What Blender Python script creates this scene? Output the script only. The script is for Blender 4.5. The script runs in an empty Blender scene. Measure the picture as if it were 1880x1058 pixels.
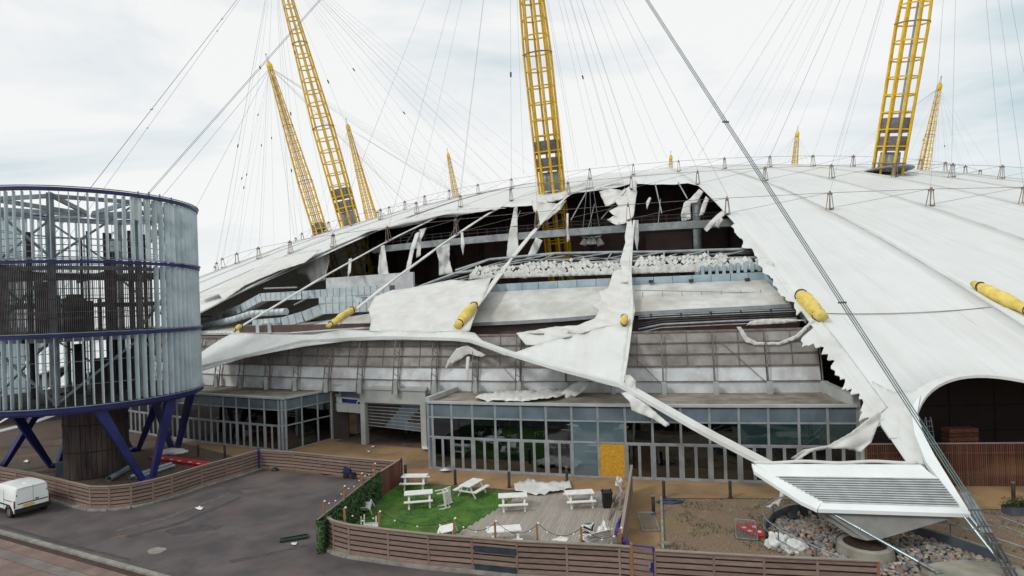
import bpy, bmesh, math, random
from mathutils import Vector, Matrix, noise
from mathutils.geometry import delaunay_2d_cdt
random.seed(7)
sc = bpy.context.scene
col = sc.collection
R = math.radians
# ---------------------------------------------------------------- camera
F, PX0, PY0, ROLL, CH = 1042.0, 940.0, 560.0, 0.0333, 11.3
cam_d = bpy.data.cameras.new('camera')
cam = bpy.data.objects.new('camera', cam_d); col.objects.link(cam)
cam_d.sensor_width = 36; cam_d.lens = 36*F/1880; cam_d.shift_y = (PY0-529)/1880
cam_d.clip_end = 3000; cam_d.clip_start = .1
cr_, sr_ = math.cos(ROLL), math.sin(ROLL)
cam.matrix_world = Matrix(((cr_, sr_, 0, 0), (0, 0, -1, 0), (-sr_, cr_, 0, CH), (0, 0, 0, 1)))
sc.camera = cam
sc.view_settings.view_transform = 'Standard'; sc.view_settings.look = 'None'
sc.view_settings.gamma = 1; sc.view_settings.exposure = 0.06
sc.view_settings.use_curve_mapping = False
sc.render.resolution_x, sc.render.resolution_y = 1024, 576
# ---------------------------------------------------------------- sky and sun (overcast)
SUN_EL, SUN_AZ = R(40), R(236)
wd = bpy.data.worlds.new('World'); sc.world = wd; wd.use_nodes = True
nt = wd.node_tree; N = nt.nodes; L = nt.links; N.clear()
out = N.new('ShaderNodeOutputWorld'); bg = N.new('ShaderNodeBackground')
sky = N.new('ShaderNodeTexSky'); sky.sky_type = 'NISHITA'; sky.sun_disc = False
sky.sun_elevation = SUN_EL; sky.sun_rotation = SUN_AZ
sk = N.new('ShaderNodeMix'); sk.data_type = 'RGBA'; sk.blend_type = 'MULTIPLY'; sk.inputs[0].default_value = 1
L.new(sky.outputs[0], sk.inputs[6]); sk.inputs[7].default_value = (.09, .09, .09, 1)
tc = N.new('ShaderNodeTexCoord'); mp = N.new('ShaderNodeMapping'); mp.inputs['Scale'].default_value = (1.6, 1.6, 4.2)
mp.inputs['Location'].default_value = (.35, .1, .0)
n1 = N.new('ShaderNodeTexNoise'); n1.inputs['Scale'].default_value = .95; n1.inputs['Detail'].default_value = 9; n1.inputs['Roughness'].default_value = .56; n1.inputs['Distortion'].default_value = .5
L.new(tc.outputs['Generated'], mp.inputs[0]); L.new(mp.outputs[0], n1.inputs['Vector'])
rp = N.new('ShaderNodeValToRGB'); e = rp.color_ramp.elements
e[0].position = .37; e[0].color = (.56, .68, .715, 1); e[1].position = .56; e[1].color = (.93, .93, .925, 1)
em_ = rp.color_ramp.elements.new(.465); em_.color = (.78, .83, .85, 1)
L.new(n1.outputs['Fac'], rp.inputs[0])
mx = N.new('ShaderNodeMix'); mx.data_type = 'RGBA'; mx.inputs[0].default_value = .93
L.new(sk.outputs[2], mx.inputs[6]); L.new(rp.outputs[0], mx.inputs[7])
L.new(mx.outputs[2], bg.inputs[0]); bg.inputs[1].default_value = 1.0; L.new(bg.outputs[0], out.inputs[0])
sd = bpy.data.lights.new('sun', 'SUN'); sd.energy = 1.25; sd.angle = R(10); sd.color = (1, .97, .92)
so = bpy.data.objects.new('sun', sd); col.objects.link(so)
sdir = Vector((math.sin(SUN_AZ)*math.cos(SUN_EL), math.cos(SUN_AZ)*math.cos(SUN_EL), math.sin(SUN_EL)))
so.rotation_euler = sdir.to_track_quat('Z', 'Y').to_euler(); so.location = (0, 0, 200)

# ---------------------------------------------------------------- measuring helpers: where a sight line meets a real surface
DC = Vector((43.45, 187.35)); KR, Z0 = .00169, 47.0
def ray(px, py):
    a, b = px-PX0, py-PY0
    return Vector(((cr_*a-sr_*b)/F, 1, -(sr_*a+cr_*b)/F))
EYE = Vector((0, 0, CH))
def G(px, py, z=0.0):
    d = ray(px, py); return EYE+d*((z-CH)/d.z)
def AR(px, py, r):
    d = ray(px, py); A = d.x**2+1; B = -2*(d.x*DC.x+DC.y); K = DC.x**2+DC.y**2-r*r
    D = max(B*B-4*A*K, 0); return EYE+d*((-B-math.sqrt(D))/(2*A))
def AY(px, py, y): return EYE+ray(px, py)*y
def RF(px, py, off=0.0):
    d = ray(px, py); A = KR*(d.x**2+1); B = -2*KR*(DC.x*d.x+DC.y)+d.z; K = KR*(DC.x**2+DC.y**2)+CH-Z0-off
    D = max(B*B-4*A*K, 0); return EYE+d*((-B-math.sqrt(D))/(2*A))
def zr(r): return Z0-KR*r*r
def PO(r, az, z): return Vector((DC.x+r*math.cos(R(az)), DC.y+r*math.sin(R(az)), z))
def RA(P): return math.hypot(P.x-DC.x, P.y-DC.y), math.degrees(math.atan2(P.y-DC.y, P.x-DC.x))

# ---------------------------------------------------------------- materials
def lin(r, g, b):
    f = lambda c: (c/255/12.92) if c/255 <= .04045 else ((c/255+.055)/1.055)**2.4
    return (f(r), f(g), f(b))
MATS = {}
def mat(name, c1, c2=None, scale=1.0, rough=.6, metal=0.0, bump=0.0, bscale=30.0, coord='pos', rnd=0.0, stretch=(1, 1, 1), lo=.38, hi=.62, c3=None, scale3=.2, spec=.4):
    m = bpy.data.materials.new(name); m.use_nodes = True; MATS[name] = m
    t = m.node_tree; n = t.nodes; l = t.links; b = n['Principled BSDF']
    b.inputs['Roughness'].default_value = rough; b.inputs['Metallic'].default_value = metal
    b.inputs['Specular IOR Level'].default_value = spec
    if coord == 'pos': v = n.new('ShaderNodeNewGeometry').outputs['Position']
    else: v = n.new('ShaderNodeTexCoord').outputs['Object']
    mpg = n.new('ShaderNodeMapping'); mpg.inputs['Scale'].default_value = stretch; l.new(v, mpg.inputs[0])
    if coord != 'pos':
        oi = n.new('ShaderNodeObjectInfo'); mm = n.new('ShaderNodeMath'); mm.operation = 'MULTIPLY'; mm.inputs[1].default_value = 57
        l.new(oi.outputs['Random'], mm.inputs[0]); cb = n.new('ShaderNodeCombineXYZ')
        for k in range(3): l.new(mm.outputs[0], cb.inputs[k])
        l.new(cb.outputs[0], mpg.inputs['Location'])
    v = mpg.outputs[0]
    c2 = c2 or tuple(x*.85 for x in c1)
    def noise_mix(sc_, ca, cb_, lo_, hi_):
        nz = n.new('ShaderNodeTexNoise'); nz.inputs['Scale'].default_value = sc_; nz.inputs['Detail'].default_value = 7; nz.inputs['Roughness'].default_value = .6
        l.new(v, nz.inputs['Vector'])
        r_ = n.new('ShaderNodeMapRange'); r_.inputs[1].default_value = lo_; r_.inputs[2].default_value = hi_; l.new(nz.outputs['Fac'], r_.inputs[0])
        x = n.new('ShaderNodeMix'); x.data_type = 'RGBA'; l.new(r_.outputs[0], x.inputs[0])
        for s, c in ((6, ca), (7, cb_)):
            if isinstance(c, tuple): x.inputs[s].default_value = (*c, 1)
            else: l.new(c, x.inputs[s])
        return x.outputs[2]
    c = noise_mix(scale, c1, c2, lo, hi)
    if c3: c = noise_mix(scale3, c, c3, .5, .72)
    if rnd:
        oi = n.new('ShaderNodeObjectInfo'); r_ = n.new('ShaderNodeMapRange'); r_.inputs[3].default_value = 1-rnd; r_.inputs[4].default_value = 1+rnd
        l.new(oi.outputs['Random'], r_.inputs[0]); h = n.new('ShaderNodeHueSaturation'); l.new(r_.outputs[0], h.inputs['Value']); l.new(c, h.inputs['Color']); c = h.outputs[0]
    l.new(c, b.inputs['Base Color'])
    if bump:
        nz = n.new('ShaderNodeTexNoise'); nz.inputs['Scale'].default_value = bscale; nz.inputs['Detail'].default_value = 5; l.new(v, nz.inputs['Vector'])
        bp = n.new('ShaderNodeBump'); bp.inputs['Strength'].default_value = bump; bp.inputs['Distance'].default_value = .05
        l.new(nz.outputs['Fac'], bp.inputs['Height']); l.new(bp.outputs[0], b.inputs['Normal'])
    return m
def glassmat(name, tint, refl, gcol=(1, 1, 1), film=None, filmfac=0.0):
    m = bpy.data.materials.new(name); m.use_nodes = True; MATS[name] = m
    t = m.node_tree; n = t.nodes; l = t.links; n.clear()
    o = n.new('ShaderNodeOutputMaterial'); tr = n.new('ShaderNodeBsdfTransparent'); tr.inputs[0].default_value = (*tint, 1)
    gl = n.new('ShaderNodeBsdfGlossy'); gl.inputs[0].default_value = (*gcol, 1); gl.inputs['Roughness'].default_value = .02
    nz = n.new('ShaderNodeTexNoise'); nz.inputs['Scale'].default_value = .6; bp = n.new('ShaderNodeBump'); bp.inputs['Strength'].default_value = .06; bp.inputs['Distance'].default_value = .2
    g = n.new('ShaderNodeNewGeometry'); l.new(g.outputs['Position'], nz.inputs['Vector']); l.new(nz.outputs['Fac'], bp.inputs['Height']); l.new(bp.outputs[0], gl.inputs['Normal'])
    lw = n.new('ShaderNodeFresnel'); lw.inputs[0].default_value = 1.5
    ad = n.new('ShaderNodeMath'); ad.operation = 'ADD'; ad.inputs[1].default_value = refl; ad.use_clamp = True; l.new(lw.outputs[0], ad.inputs[0])
    mxs = n.new('ShaderNodeMixShader'); l.new(ad.outputs[0], mxs.inputs[0])
    base = tr.outputs[0]
    if film:
        df = n.new('ShaderNodeBsdfDiffuse'); df.inputs[0].default_value = (*film, 1); m2 = n.new('ShaderNodeMixShader'); m2.inputs[0].default_value = filmfac
        l.new(tr.outputs[0], m2.inputs[1]); l.new(df.outputs[0], m2.inputs[2]); base = m2.outputs[0]
    l.new(base, mxs.inputs[1]); l.new(gl.outputs[0], mxs.inputs[2]); l.new(mxs.outputs[0], o.inputs[0])
    return m
mat('membrane', (.78, .80, .79), (.75, .765, .755), .35, .5, bump=.05, bscale=1.6, c3=(.735, .745, .725), scale3=.10, spec=.3)
mat('membrane_skirt', (.78, .80, .785), (.74, .755, .735), .5, .5, bump=.08, bscale=2.0, c3=(.62, .61, .57), scale3=.4, spec=.3)
mat('fabric', (.76, .76, .735), (.69, .685, .655), .9, .7, bump=.05, bscale=4, c3=(.60, .585, .545), scale3=.5, spec=.2)
mat('yellow_fabric', lin(232, 208, 116), lin(206, 180, 86), 1.6, .65, bump=.25, bscale=3, c3=lin(206, 184, 108), scale3=.9, spec=.3)
mat('strap_black', (.02, .02, .02), rough=.7)
mat('mast_yellow', lin(234, 192, 38), lin(208, 164, 26), .8, .45, rnd=.08)
mat('louvre_dark', lin(122, 117, 118), lin(98, 94, 94), 2, .6)
mat('steel_grey', lin(164, 169, 170), lin(134, 139, 140), 1.2, .5, metal=.2)
mat('steel_dark', lin(70, 66, 64), lin(48, 44, 43), 1.5, .6)
mat('bracket', lin(150, 130, 116), lin(110, 98, 92), 3, .6)
mat('cable', lin(172, 180, 182), rough=.5)
mat('cable_green', lin(104, 124, 122), lin(84, 104, 102), 1, .5)
mat('dark_wall', lin(112, 92, 88), lin(82, 68, 67), .25, .9, c3=lin(112, 76, 60), scale3=.08)
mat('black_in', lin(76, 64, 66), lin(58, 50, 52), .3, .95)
mat('duct', lin(204, 215, 218), lin(180, 192, 196), .9, .4, metal=.1, rnd=.05, bump=.1, bscale=3)
mat('gutter', lin(168, 188, 194), lin(144, 164, 172), .7, .5, rnd=.05)
mat('pale_roof', lin(206, 206, 202), lin(178, 178, 172), .35, .7, c3=lin(160, 152, 142), scale3=.22)
mat('wall_upper', lin(158, 154, 150), lin(134, 130, 126), .8, .6, rnd=.08, c3=lin(120, 114, 108), scale3=.4, bump=.2, bscale=2)
mat('wall_lower', lin(212, 216, 218), lin(190, 192, 194), .7, .6, rnd=.05, c3=lin(168, 162, 158), scale3=.5)
mat('wall_steel', lin(134, 122, 115), lin(104, 93, 87), 2, .6)
mat('pav_roof', lin(150, 142, 132), lin(116, 108, 100), .8, .85, c3=lin(92, 84, 76), scale3=.35, bump=.3, bscale=8)
mat('alu', lin(160, 164, 166), lin(140, 144, 146), 1.5, .45, metal=.15)
mat('spandrel', lin(108, 122, 132), lin(88, 100, 110), .6, .12, rnd=.06, spec=.6)
mat('portal_grey', lin(178, 182, 178), lin(158, 162, 158), .6, .6)
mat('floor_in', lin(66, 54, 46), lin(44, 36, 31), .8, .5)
mat('osb', lin(206, 158, 52), lin(178, 128, 36), 9, .8, bump=.3, bscale=40)
glassmat('glass', (.44, .49, .51), .085, (.9, .95, 1))
glassmat('glass_blue', (.3, .36, .4), .10, (.8, .92, 1), film=(.16, .24, .28), filmfac=.55)
glassmat('glass_teal', (.34, .44, .45), .09, (.85, 1, .98), film=(.06, .12, .13), filmfac=.3)
mat('white_paint', (.80, .80, .77), (.70, .69, .65), 3, .5, rnd=.03)
mat('frame_white', (.80, .84, .83), (.74, .77, .76), .8, .4, spec=.4)
mat('drum_fin', lin(206, 220, 224), lin(186, 200, 206), .8, .45, rnd=.04)
mat('drum_screen', lin(88, 84, 82), lin(60, 57, 57), 2, .6)
mat('drum_blue', lin(38, 41, 108), lin(28, 31, 84), .8, .4, c3=lin(24, 26, 64), scale3=.6)
mat('drum_steel', lin(140, 148, 154), lin(108, 114, 120), 1.2, .55)
mat('drum_dark', lin(64, 55, 52), lin(40, 34, 34), .7, .8, stretch=(1, 1, .2))
mat('corten', lin(82, 70, 66), lin(54, 45, 44), 1.2, .8, stretch=(3, 3, .4), c3=lin(98, 84, 78), scale3=.5)
mat('slat', lin(156, 134, 122), lin(122, 100, 90), 1.6, .75, coord='obj', rnd=.16, stretch=(3, 9, 9), bump=.3, bscale=6, c3=lin(92, 70, 62), scale3=2.2)
mat('slat_cap', lin(150, 138, 126), lin(122, 110, 100), 2, .8, coord='obj', rnd=.08, stretch=(3, 5, 5))
mat('post_wood', lin(164, 122, 82), lin(128, 92, 62), 2, .8, coord='obj', rnd=.1, stretch=(3, 6, 6))
mat('board_red', lin(118, 76, 58), lin(86, 54, 44), 1.5, .75, coord='obj', rnd=.28, stretch=(8, 8, 1.2))
mat('deck', lin(172, 164, 154), lin(142, 134, 126), 1.6, .8, coord='obj', rnd=.10, stretch=(5, 8, 8), bump=.2, bscale=8)
mat('asphalt', lin(98, 91, 91), lin(76, 71, 72), .45, .85, bump=.5, bscale=45, c3=lin(108, 92, 86), scale3=.16, stretch=(1, 1, 1))
mat('asphalt_worn', lin(104, 98, 96), lin(86, 80, 80), 3.5, .9, bump=.3, bscale=40)
mat('tan_paving', lin(160, 130, 92), lin(134, 110, 80), .28, .85, bump=.3, bscale=60, c3=lin(104, 84, 70), scale3=.2)
mat('paver_tunnel', lin(112, 96, 84), lin(84, 70, 62), 1.2, .85, bump=.3, bscale=12)
mat('gravel', lin(152, 128, 106), lin(94, 78, 63), 15, .95, bump=1.0, bscale=26, c3=lin(128, 116, 74), scale3=.45, lo=.36, hi=.64)
mat('gravel_dark', lin(104, 90, 80), lin(70, 60, 54), 6, .95, bump=.8, bscale=22, c3=lin(116, 92, 70), scale3=.3)
mat('kerb', lin(150, 148, 140), lin(122, 120, 112), 2, .9, bump=.3, bscale=30)
mat('concrete', lin(150, 146, 134), lin(122, 118, 106), 1, .9, bump=.3, bscale=25, c3=lin(98, 96, 84), scale3=.6)
mat('pink_paving', lin(138, 116, 108), lin(116, 98, 92), .9, .9, rnd=.10, c3=lin(104, 88, 82), scale3=.4, bump=.2, bscale=30)
mat('grey_paving', lin(128, 120, 114), lin(106, 100, 96), .9, .9, rnd=.08, bump=.2, bscale=30)
mat('drain_shadow', lin(78, 58, 54), lin(60, 46, 44), 2, .9)  # dark band beside the kerb, the drain's shadow painted as colour
mat('turf', lin(92, 130, 56), lin(70, 106, 48), 1.2, .95, bump=.6, bscale=60, c3=lin(98, 112, 62), scale3=.35)
mat('turf_blade', lin(102, 146, 64), lin(72, 114, 50), 1.2, .9)
mat('ivy', lin(76, 106, 54), lin(40, 66, 36), 3.0, .6, rnd=.1)
mat('ivy_dark', lin(22, 34, 20), rough=.9)
mat('pebble', lin(164, 152, 138), lin(120, 110, 102), 2.5, .75, rnd=.34, coord='obj', bump=.2, bscale=4)
mat('pebble_red', lin(146, 122, 106), lin(110, 94, 84), 2.5, .75, rnd=.28, coord='obj', bump=.2, bscale=4)
mat('pebble_grey', lin(128, 130, 130), lin(96, 98, 100), 2.5, .75, rnd=.3, coord='obj', bump=.2, bscale=4)
mat('soil', lin(62, 52, 46), lin(44, 37, 33), 3, .95, bump=.6, bscale=20)
mat('slate_blue', lin(86, 94, 104), lin(70, 76, 86), 1, .6)
mat('nose_slat', lin(196, 200, 200), lin(176, 180, 180), 2, .45, metal=.0, rnd=.05)
mat('galv', lin(168, 184, 190), lin(140, 156, 162), 1.5, .3, metal=.6)
mat('fitting', lin(128, 132, 134), lin(96, 100, 102), 3, .45, metal=.5)
mat('red_plastic', lin(206, 34, 36), lin(176, 24, 28), 2, .5)
mat('black_plastic', lin(40, 38, 40), lin(30, 28, 30), 2, .5)
mat('blue_plastic', lin(66, 78, 104), lin(52, 62, 86), 3, .5)
mat('purple', lin(70, 42, 128), lin(52, 30, 100), 2, .5)
mat('indigo', lin(48, 44, 110), lin(36, 34, 88), 2, .5)
mat('paint_white', lin(236, 240, 238), lin(226, 230, 228), .7, .25, spec=.5)
mat('rubber', (.018, .018, .018), rough=.85)
mat('van_glass', (.02, .025, .03), rough=.08, spec=.6)
mat('plate_yellow', lin(224, 178, 30), rough=.5)
mat('lamp_red', lin(120, 20, 20), rough=.2)
mat('chrome', (.6, .6, .6), rough=.25, metal=.9)
mat('rust_lid', lin(70, 52, 46), lin(48, 38, 36), 4, .7, metal=.3, bump=.4, bscale=20)
mat('rust_mark', lin(112, 88, 74), lin(98, 80, 72), 3, .9)
mat('green_board', lin(40, 58, 44), lin(28, 44, 34), 3, .9)
mat('stripe_black', (.02, .02, .022), rough=.7)
mat('teal_print', lin(96, 170, 160), lin(70, 140, 140), 1, .5)
mat('navy_print', lin(44, 48, 120), rough=.5)
mat('white_print', (.75, .76, .78), rough=.5)
mat('slot_dark', lin(56, 68, 76), lin(46, 54, 60), 2, .2)
mat('bulb', (.85, .83, .78), rough=.3)
mat('plant', lin(58, 76, 40), lin(36, 54, 28), 3, .8)
mat('antenna', lin(214, 218, 208), lin(196, 200, 190), 1, .5)
mat('sky_pipe', lin(186, 200, 206), lin(150, 166, 172), 1, .3, metal=.5)
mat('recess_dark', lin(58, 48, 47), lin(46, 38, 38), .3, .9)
mat('soffit_shade', lin(128, 128, 124), lin(112, 112, 108), 1, .7)  # grey with the shade of the nose's underside put into the colour
mat('weld', (.70, .715, .70), (.67, .68, .67), 1, .6)
mat('asphalt_dark', lin(80, 75, 76), lin(68, 63, 65), 2.5, .8, bump=.4, bscale=45)
def translucent(m, fac, col_, streak=None):
    """woven coated fabric lets a little daylight through; rain dirt runs down the slope"""
    t = m.node_tree; n = t.nodes; l = t.links; b = n['Principled BSDF']; o = n['Material Output']
    if streak:
        g = n.new('ShaderNodeNewGeometry'); sx = n.new('ShaderNodeSeparateXYZ'); l.new(g.outputs['Position'], sx.inputs[0])
        ax_ = n.new('ShaderNodeMath'); ax_.operation = 'SUBTRACT'; ax_.inputs[1].default_value = DC.x; l.new(sx.outputs[0], ax_.inputs[0])
        ay = n.new('ShaderNodeMath'); ay.operation = 'SUBTRACT'; ay.inputs[1].default_value = DC.y; l.new(sx.outputs[1], ay.inputs[0])
        an = n.new('ShaderNodeMath'); an.operation = 'ARCTAN2'; l.new(ay.outputs[0], an.inputs[0]); l.new(ax_.outputs[0], an.inputs[1])
        sc1 = n.new('ShaderNodeMath'); sc1.operation = 'MULTIPLY'; sc1.inputs[1].default_value = 190; l.new(an.outputs[0], sc1.inputs[0])
        sc2 = n.new('ShaderNodeMath'); sc2.operation = 'MULTIPLY'; sc2.inputs[1].default_value = .22; l.new(sx.outputs[2], sc2.inputs[0])
        cb = n.new('ShaderNodeCombineXYZ'); l.new(sc1.outputs[0], cb.inputs[0]); l.new(sc2.outputs[0], cb.inputs[1])
        nz = n.new('ShaderNodeTexNoise'); nz.inputs['Scale'].default_value = .8; nz.inputs['Detail'].default_value = 6; l.new(cb.outputs[0], nz.inputs['Vector'])
        mr = n.new('ShaderNodeMapRange'); mr.inputs[1].default_value = .5; mr.inputs[2].default_value = .8; l.new(nz.outputs['Fac'], mr.inputs[0])
        mx_2 = n.new('ShaderNodeMix'); mx_2.data_type = 'RGBA'; l.new(mr.outputs[0], mx_2.inputs[0]); src = b.inputs['Base Color'].links[0].from_socket; l.new(src, mx_2.inputs[6]); mx_2.inputs[7].default_value = (*streak, 1); l.new(mx_2.outputs[2], b.inputs['Base Color'])
    if streak:
        bp = n.new('ShaderNodeBump'); bp.inputs['Strength'].default_value = .35; bp.inputs['Distance'].default_value = .25; l.new(nz.outputs['Fac'], bp.inputs['Height'])
        if b.inputs['Normal'].links: l.new(b.inputs['Normal'].links[0].from_socket, bp.inputs['Normal'])
        l.new(bp.outputs[0], b.inputs['Normal'])
    tr = n.new('ShaderNodeBsdfTranslucent'); tr.inputs[0].default_value = (*col_, 1); mxs = n.new('ShaderNodeMixShader'); mxs.inputs[0].default_value = fac
    l.new(b.outputs[0], mxs.inputs[1]); l.new(tr.outputs[0], mxs.inputs[2]); l.new(mxs.outputs[0], o.inputs[0])
translucent(MATS['membrane'], .10, (.8, .8, .76), (.68, .675, .64)); translucent(MATS['membrane_skirt'], .12, (.8, .8, .76), (.66, .65, .60)); translucent(MATS['fabric'], .12, (.75, .74, .70))
M = MATS
# ---------------------------------------------------------------- mesh helpers
W = {}
def link(o, parent, world):
    col.objects.link(o); W[o] = world
    if parent is not None:
        o.parent = parent; o.matrix_basis = W[parent].inverted() @ world
    else: o.matrix_basis = world
    return o
def tag(o, label=None, cat=None, group=None, kind=None):
    if label: o['label'] = label
    if cat: o['category'] = cat
    if group: o['group'] = group
    if kind: o['kind'] = kind
    return o
def thing(name, label, cat, loc=(0, 0, 0), rz=0.0, group=None, parent=None, mtx=None):
    o = bpy.data.objects.new(name, None); o.empty_display_size = .3
    link(o, parent, mtx if mtx is not None else Matrix.Translation(Vector(loc)) @ Matrix.Rotation(rz, 4, 'Z'))
    return tag(o, label, cat, group)
_unit = {}
def unit(kind, m):
    k = (kind, m)
    if k in _unit: return _unit[k]
    bm = bmesh.new()
    if kind == 'box': bmesh.ops.create_cube(bm, size=1)
    elif kind == 'rod': bmesh.ops.create_cone(bm, cap_ends=True, segments=8, radius1=1, radius2=1, depth=1)
    elif kind == 'rod5': bmesh.ops.create_cone(bm, cap_ends=False, segments=4, radius1=1, radius2=1, depth=1)
    elif kind == 'rod16': bmesh.ops.create_cone(bm, cap_ends=True, segments=20, radius1=1, radius2=1, depth=1)
    elif kind == 'ball': bmesh.ops.create_icosphere(bm, subdivisions=2, radius=1)
    me = bpy.data.meshes.new(kind+'_'+m); bm.to_mesh(me); bm.free(); me.materials.append(M[m])
    if kind != 'box':
        for p in me.polygons:
            if len(p.vertices) <= 4: p.use_smooth = True
    _unit[k] = me; return me
def piece(name, parent, kind, m, world):
    return link(bpy.data.objects.new(name, unit(kind, m)), parent, world)
def frame(a, b, up=(0, 0, 1)):
    x = (b-a).normalized(); u = Vector(up); y = u.cross(x)
    if y.length < 1e-4: y = Vector((0, 1, 0)).cross(x)
    y.normalize(); z = x.cross(y)
    return Matrix(((x.x, y.x, z.x, 0), (x.y, y.y, z.y, 0), (x.z, y.z, z.z, 0), (0, 0, 0, 1)))
def bar(name, parent, a, b, w, h, m, up=(0, 0, 1)):
    a, b = Vector(a), Vector(b)
    return piece(name, parent, 'box', m, Matrix.Translation((a+b)/2) @ frame(a, b, up) @ Matrix.Diagonal(((b-a).length, w, h, 1)))
def rod(name, parent, a, b, r, m, kind='rod'):
    a, b = Vector(a), Vector(b); q = (b-a).to_track_quat('Z', 'Y').to_matrix().to_4x4()
    return piece(name, parent, kind, m, Matrix.Translation((a+b)/2) @ q @ Matrix.Diagonal((r, r, (b-a).length, 1)))
def panel(name, parent, A, B, z0, z1, th, m):
    a = Vector((A.x, A.y, (z0+z1)/2)); b = Vector((B.x, B.y, (z0+z1)/2))
    return bar(name, parent, a, b, th, z1-z0, m)
class MB:
    def __init__(s): s.v = []; s.f = []
    def quad(s, *p):
        i = len(s.v); s.v += [Vector(q) for q in p]; s.f.append(tuple(range(i, i+len(p))))
    def box(s, a, b, w, h, up=(0, 0, 1)):
        a, b = Vector(a), Vector(b); m = Matrix.Translation((a+b)/2) @ frame(a, b, up) @ Matrix.Diagonal(((b-a).length, w, h, 1))
        i = len(s.v)
        for x in (-.5, .5):
            for y in (-.5, .5):
                for z in (-.5, .5): s.v.append(m @ Vector((x, y, z)))
        s.f += [tuple(i+k for k in q) for q in ((0, 1, 3, 2), (4, 6, 7, 5), (0, 4, 5, 1), (2, 3, 7, 6), (0, 2, 6, 4), (1, 5, 7, 3))]
    def tube(s, pts, r, n=6, closed=False):
        pts = [Vector(p) for p in pts]; rs = r if isinstance(r, (list, tuple)) else [r]*len(pts); i0 = len(s.v); K = len(pts)
        for k, p in enumerate(pts):
            if closed: t = pts[(k+1) % K]-pts[k-1]
            else: t = pts[min(k+1, K-1)]-pts[max(k-1, 0)]
            fm = frame(Vector((0, 0, 0)), t.normalized())
            for j in range(n):
                a = 2*math.pi*j/n; s.v.append(p+(fm @ Vector((0, math.cos(a)*rs[k], math.sin(a)*rs[k]))))
        for k in range(K if closed else K-1):
            for j in range(n):
                a = i0+k*n+j; b = i0+k*n+(j+1) % n; c = i0+((k+1) % K)*n+(j+1) % n; d = i0+((k+1) % K)*n+j
                s.f.append((a, b, c, d))
        if not closed:
            s.f.append(tuple(i0+j for j in range(n))[::-1]); s.f.append(tuple(i0+(K-1)*n+j for j in range(n)))
    def ribbon(s, pts, ws, th, up=(0, 0, 1)):
        pts = [Vector(p) for p in pts]; i0 = len(s.v); K = len(pts)
        for k, p in enumerate(pts):
            t = (pts[min(k+1, K-1)]-pts[max(k-1, 0)]).normalized(); y = Vector(up).cross(t).normalized(); z = t.cross(y)
            w = ws[k] if isinstance(ws, (list, tuple)) else ws
            for a, b in ((-1, -1), (1, -1), (1, 1), (-1, 1)): s.v.append(p+y*a*w/2+z*b*th/2)
        for k in range(K-1):
            for j in range(4):
                s.f.append((i0+k*4+j, i0+k*4+(j+1) % 4, i0+k*4+4+(j+1) % 4, i0+k*4+4+j))
        s.f.append((i0+3, i0+2, i0+1, i0)); s.f.append(tuple(i0+(K-1)*4+j for j in range(4)))
    def prism(s, poly, z0, z1):
        n = len(poly); i = len(s.v)
        for z in (z0, z1):
            for p in poly: s.v.append(Vector((p[0], p[1], z)))
        s.f.append(tuple(i+k for k in range(n))[::-1]); s.f.append(tuple(i+n+k for k in range(n)))
        for k in range(n): s.f.append((i+k, i+(k+1) % n, i+n+(k+1) % n, i+n+k))
    def grid(s, rows):
        i0 = len(s.v); nc = len(rows[0])
        for r_ in rows: s.v += [Vector(p) for p in r_]
        for a in range(len(rows)-1):
            for b in range(nc-1):
                s.f.append((i0+a*nc+b, i0+a*nc+b+1, i0+(a+1)*nc+b+1, i0+(a+1)*nc+b))
    def build(s, name, m, parent=None, smooth=False, solid=0.0, local=False, bevel=0.0, fixn=True):
        wm = W[parent] if parent is not None else Matrix.Identity(4)
        inv = wm.inverted(); me = bpy.data.meshes.new(name)
        me.from_pydata([(v if local else inv @ v)[:] for v in s.v], [], s.f)
        if fixn:
            bm = bmesh.new(); bm.from_mesh(me); bmesh.ops.recalc_face_normals(bm, faces=bm.faces); bm.to_mesh(me); bm.free()
        me.materials.append(M[m]); me.update()
        if smooth:
            for p in me.polygons: p.use_smooth = True
        o = link(bpy.data.objects.new(name, me), parent, wm)
        if solid:
            md = o.modifiers.new('thick', 'SOLIDIFY'); md.thickness = solid; md.offset = 0
        if bevel:
            md = o.modifiers.new('bev', 'BEVEL'); md.width = bevel; md.segments = 2; md.limit_method = 'ANGLE'
        return o
def inpoly(x, y, P):
    c = False; n = len(P)
    for i in range(n):
        x1, y1 = P[i]; x2, y2 = P[i-1]
        if (y1 > y) != (y2 > y) and x < (x2-x1)*(y-y1)/(y2-y1)+x1: c = not c
    return c
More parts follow.
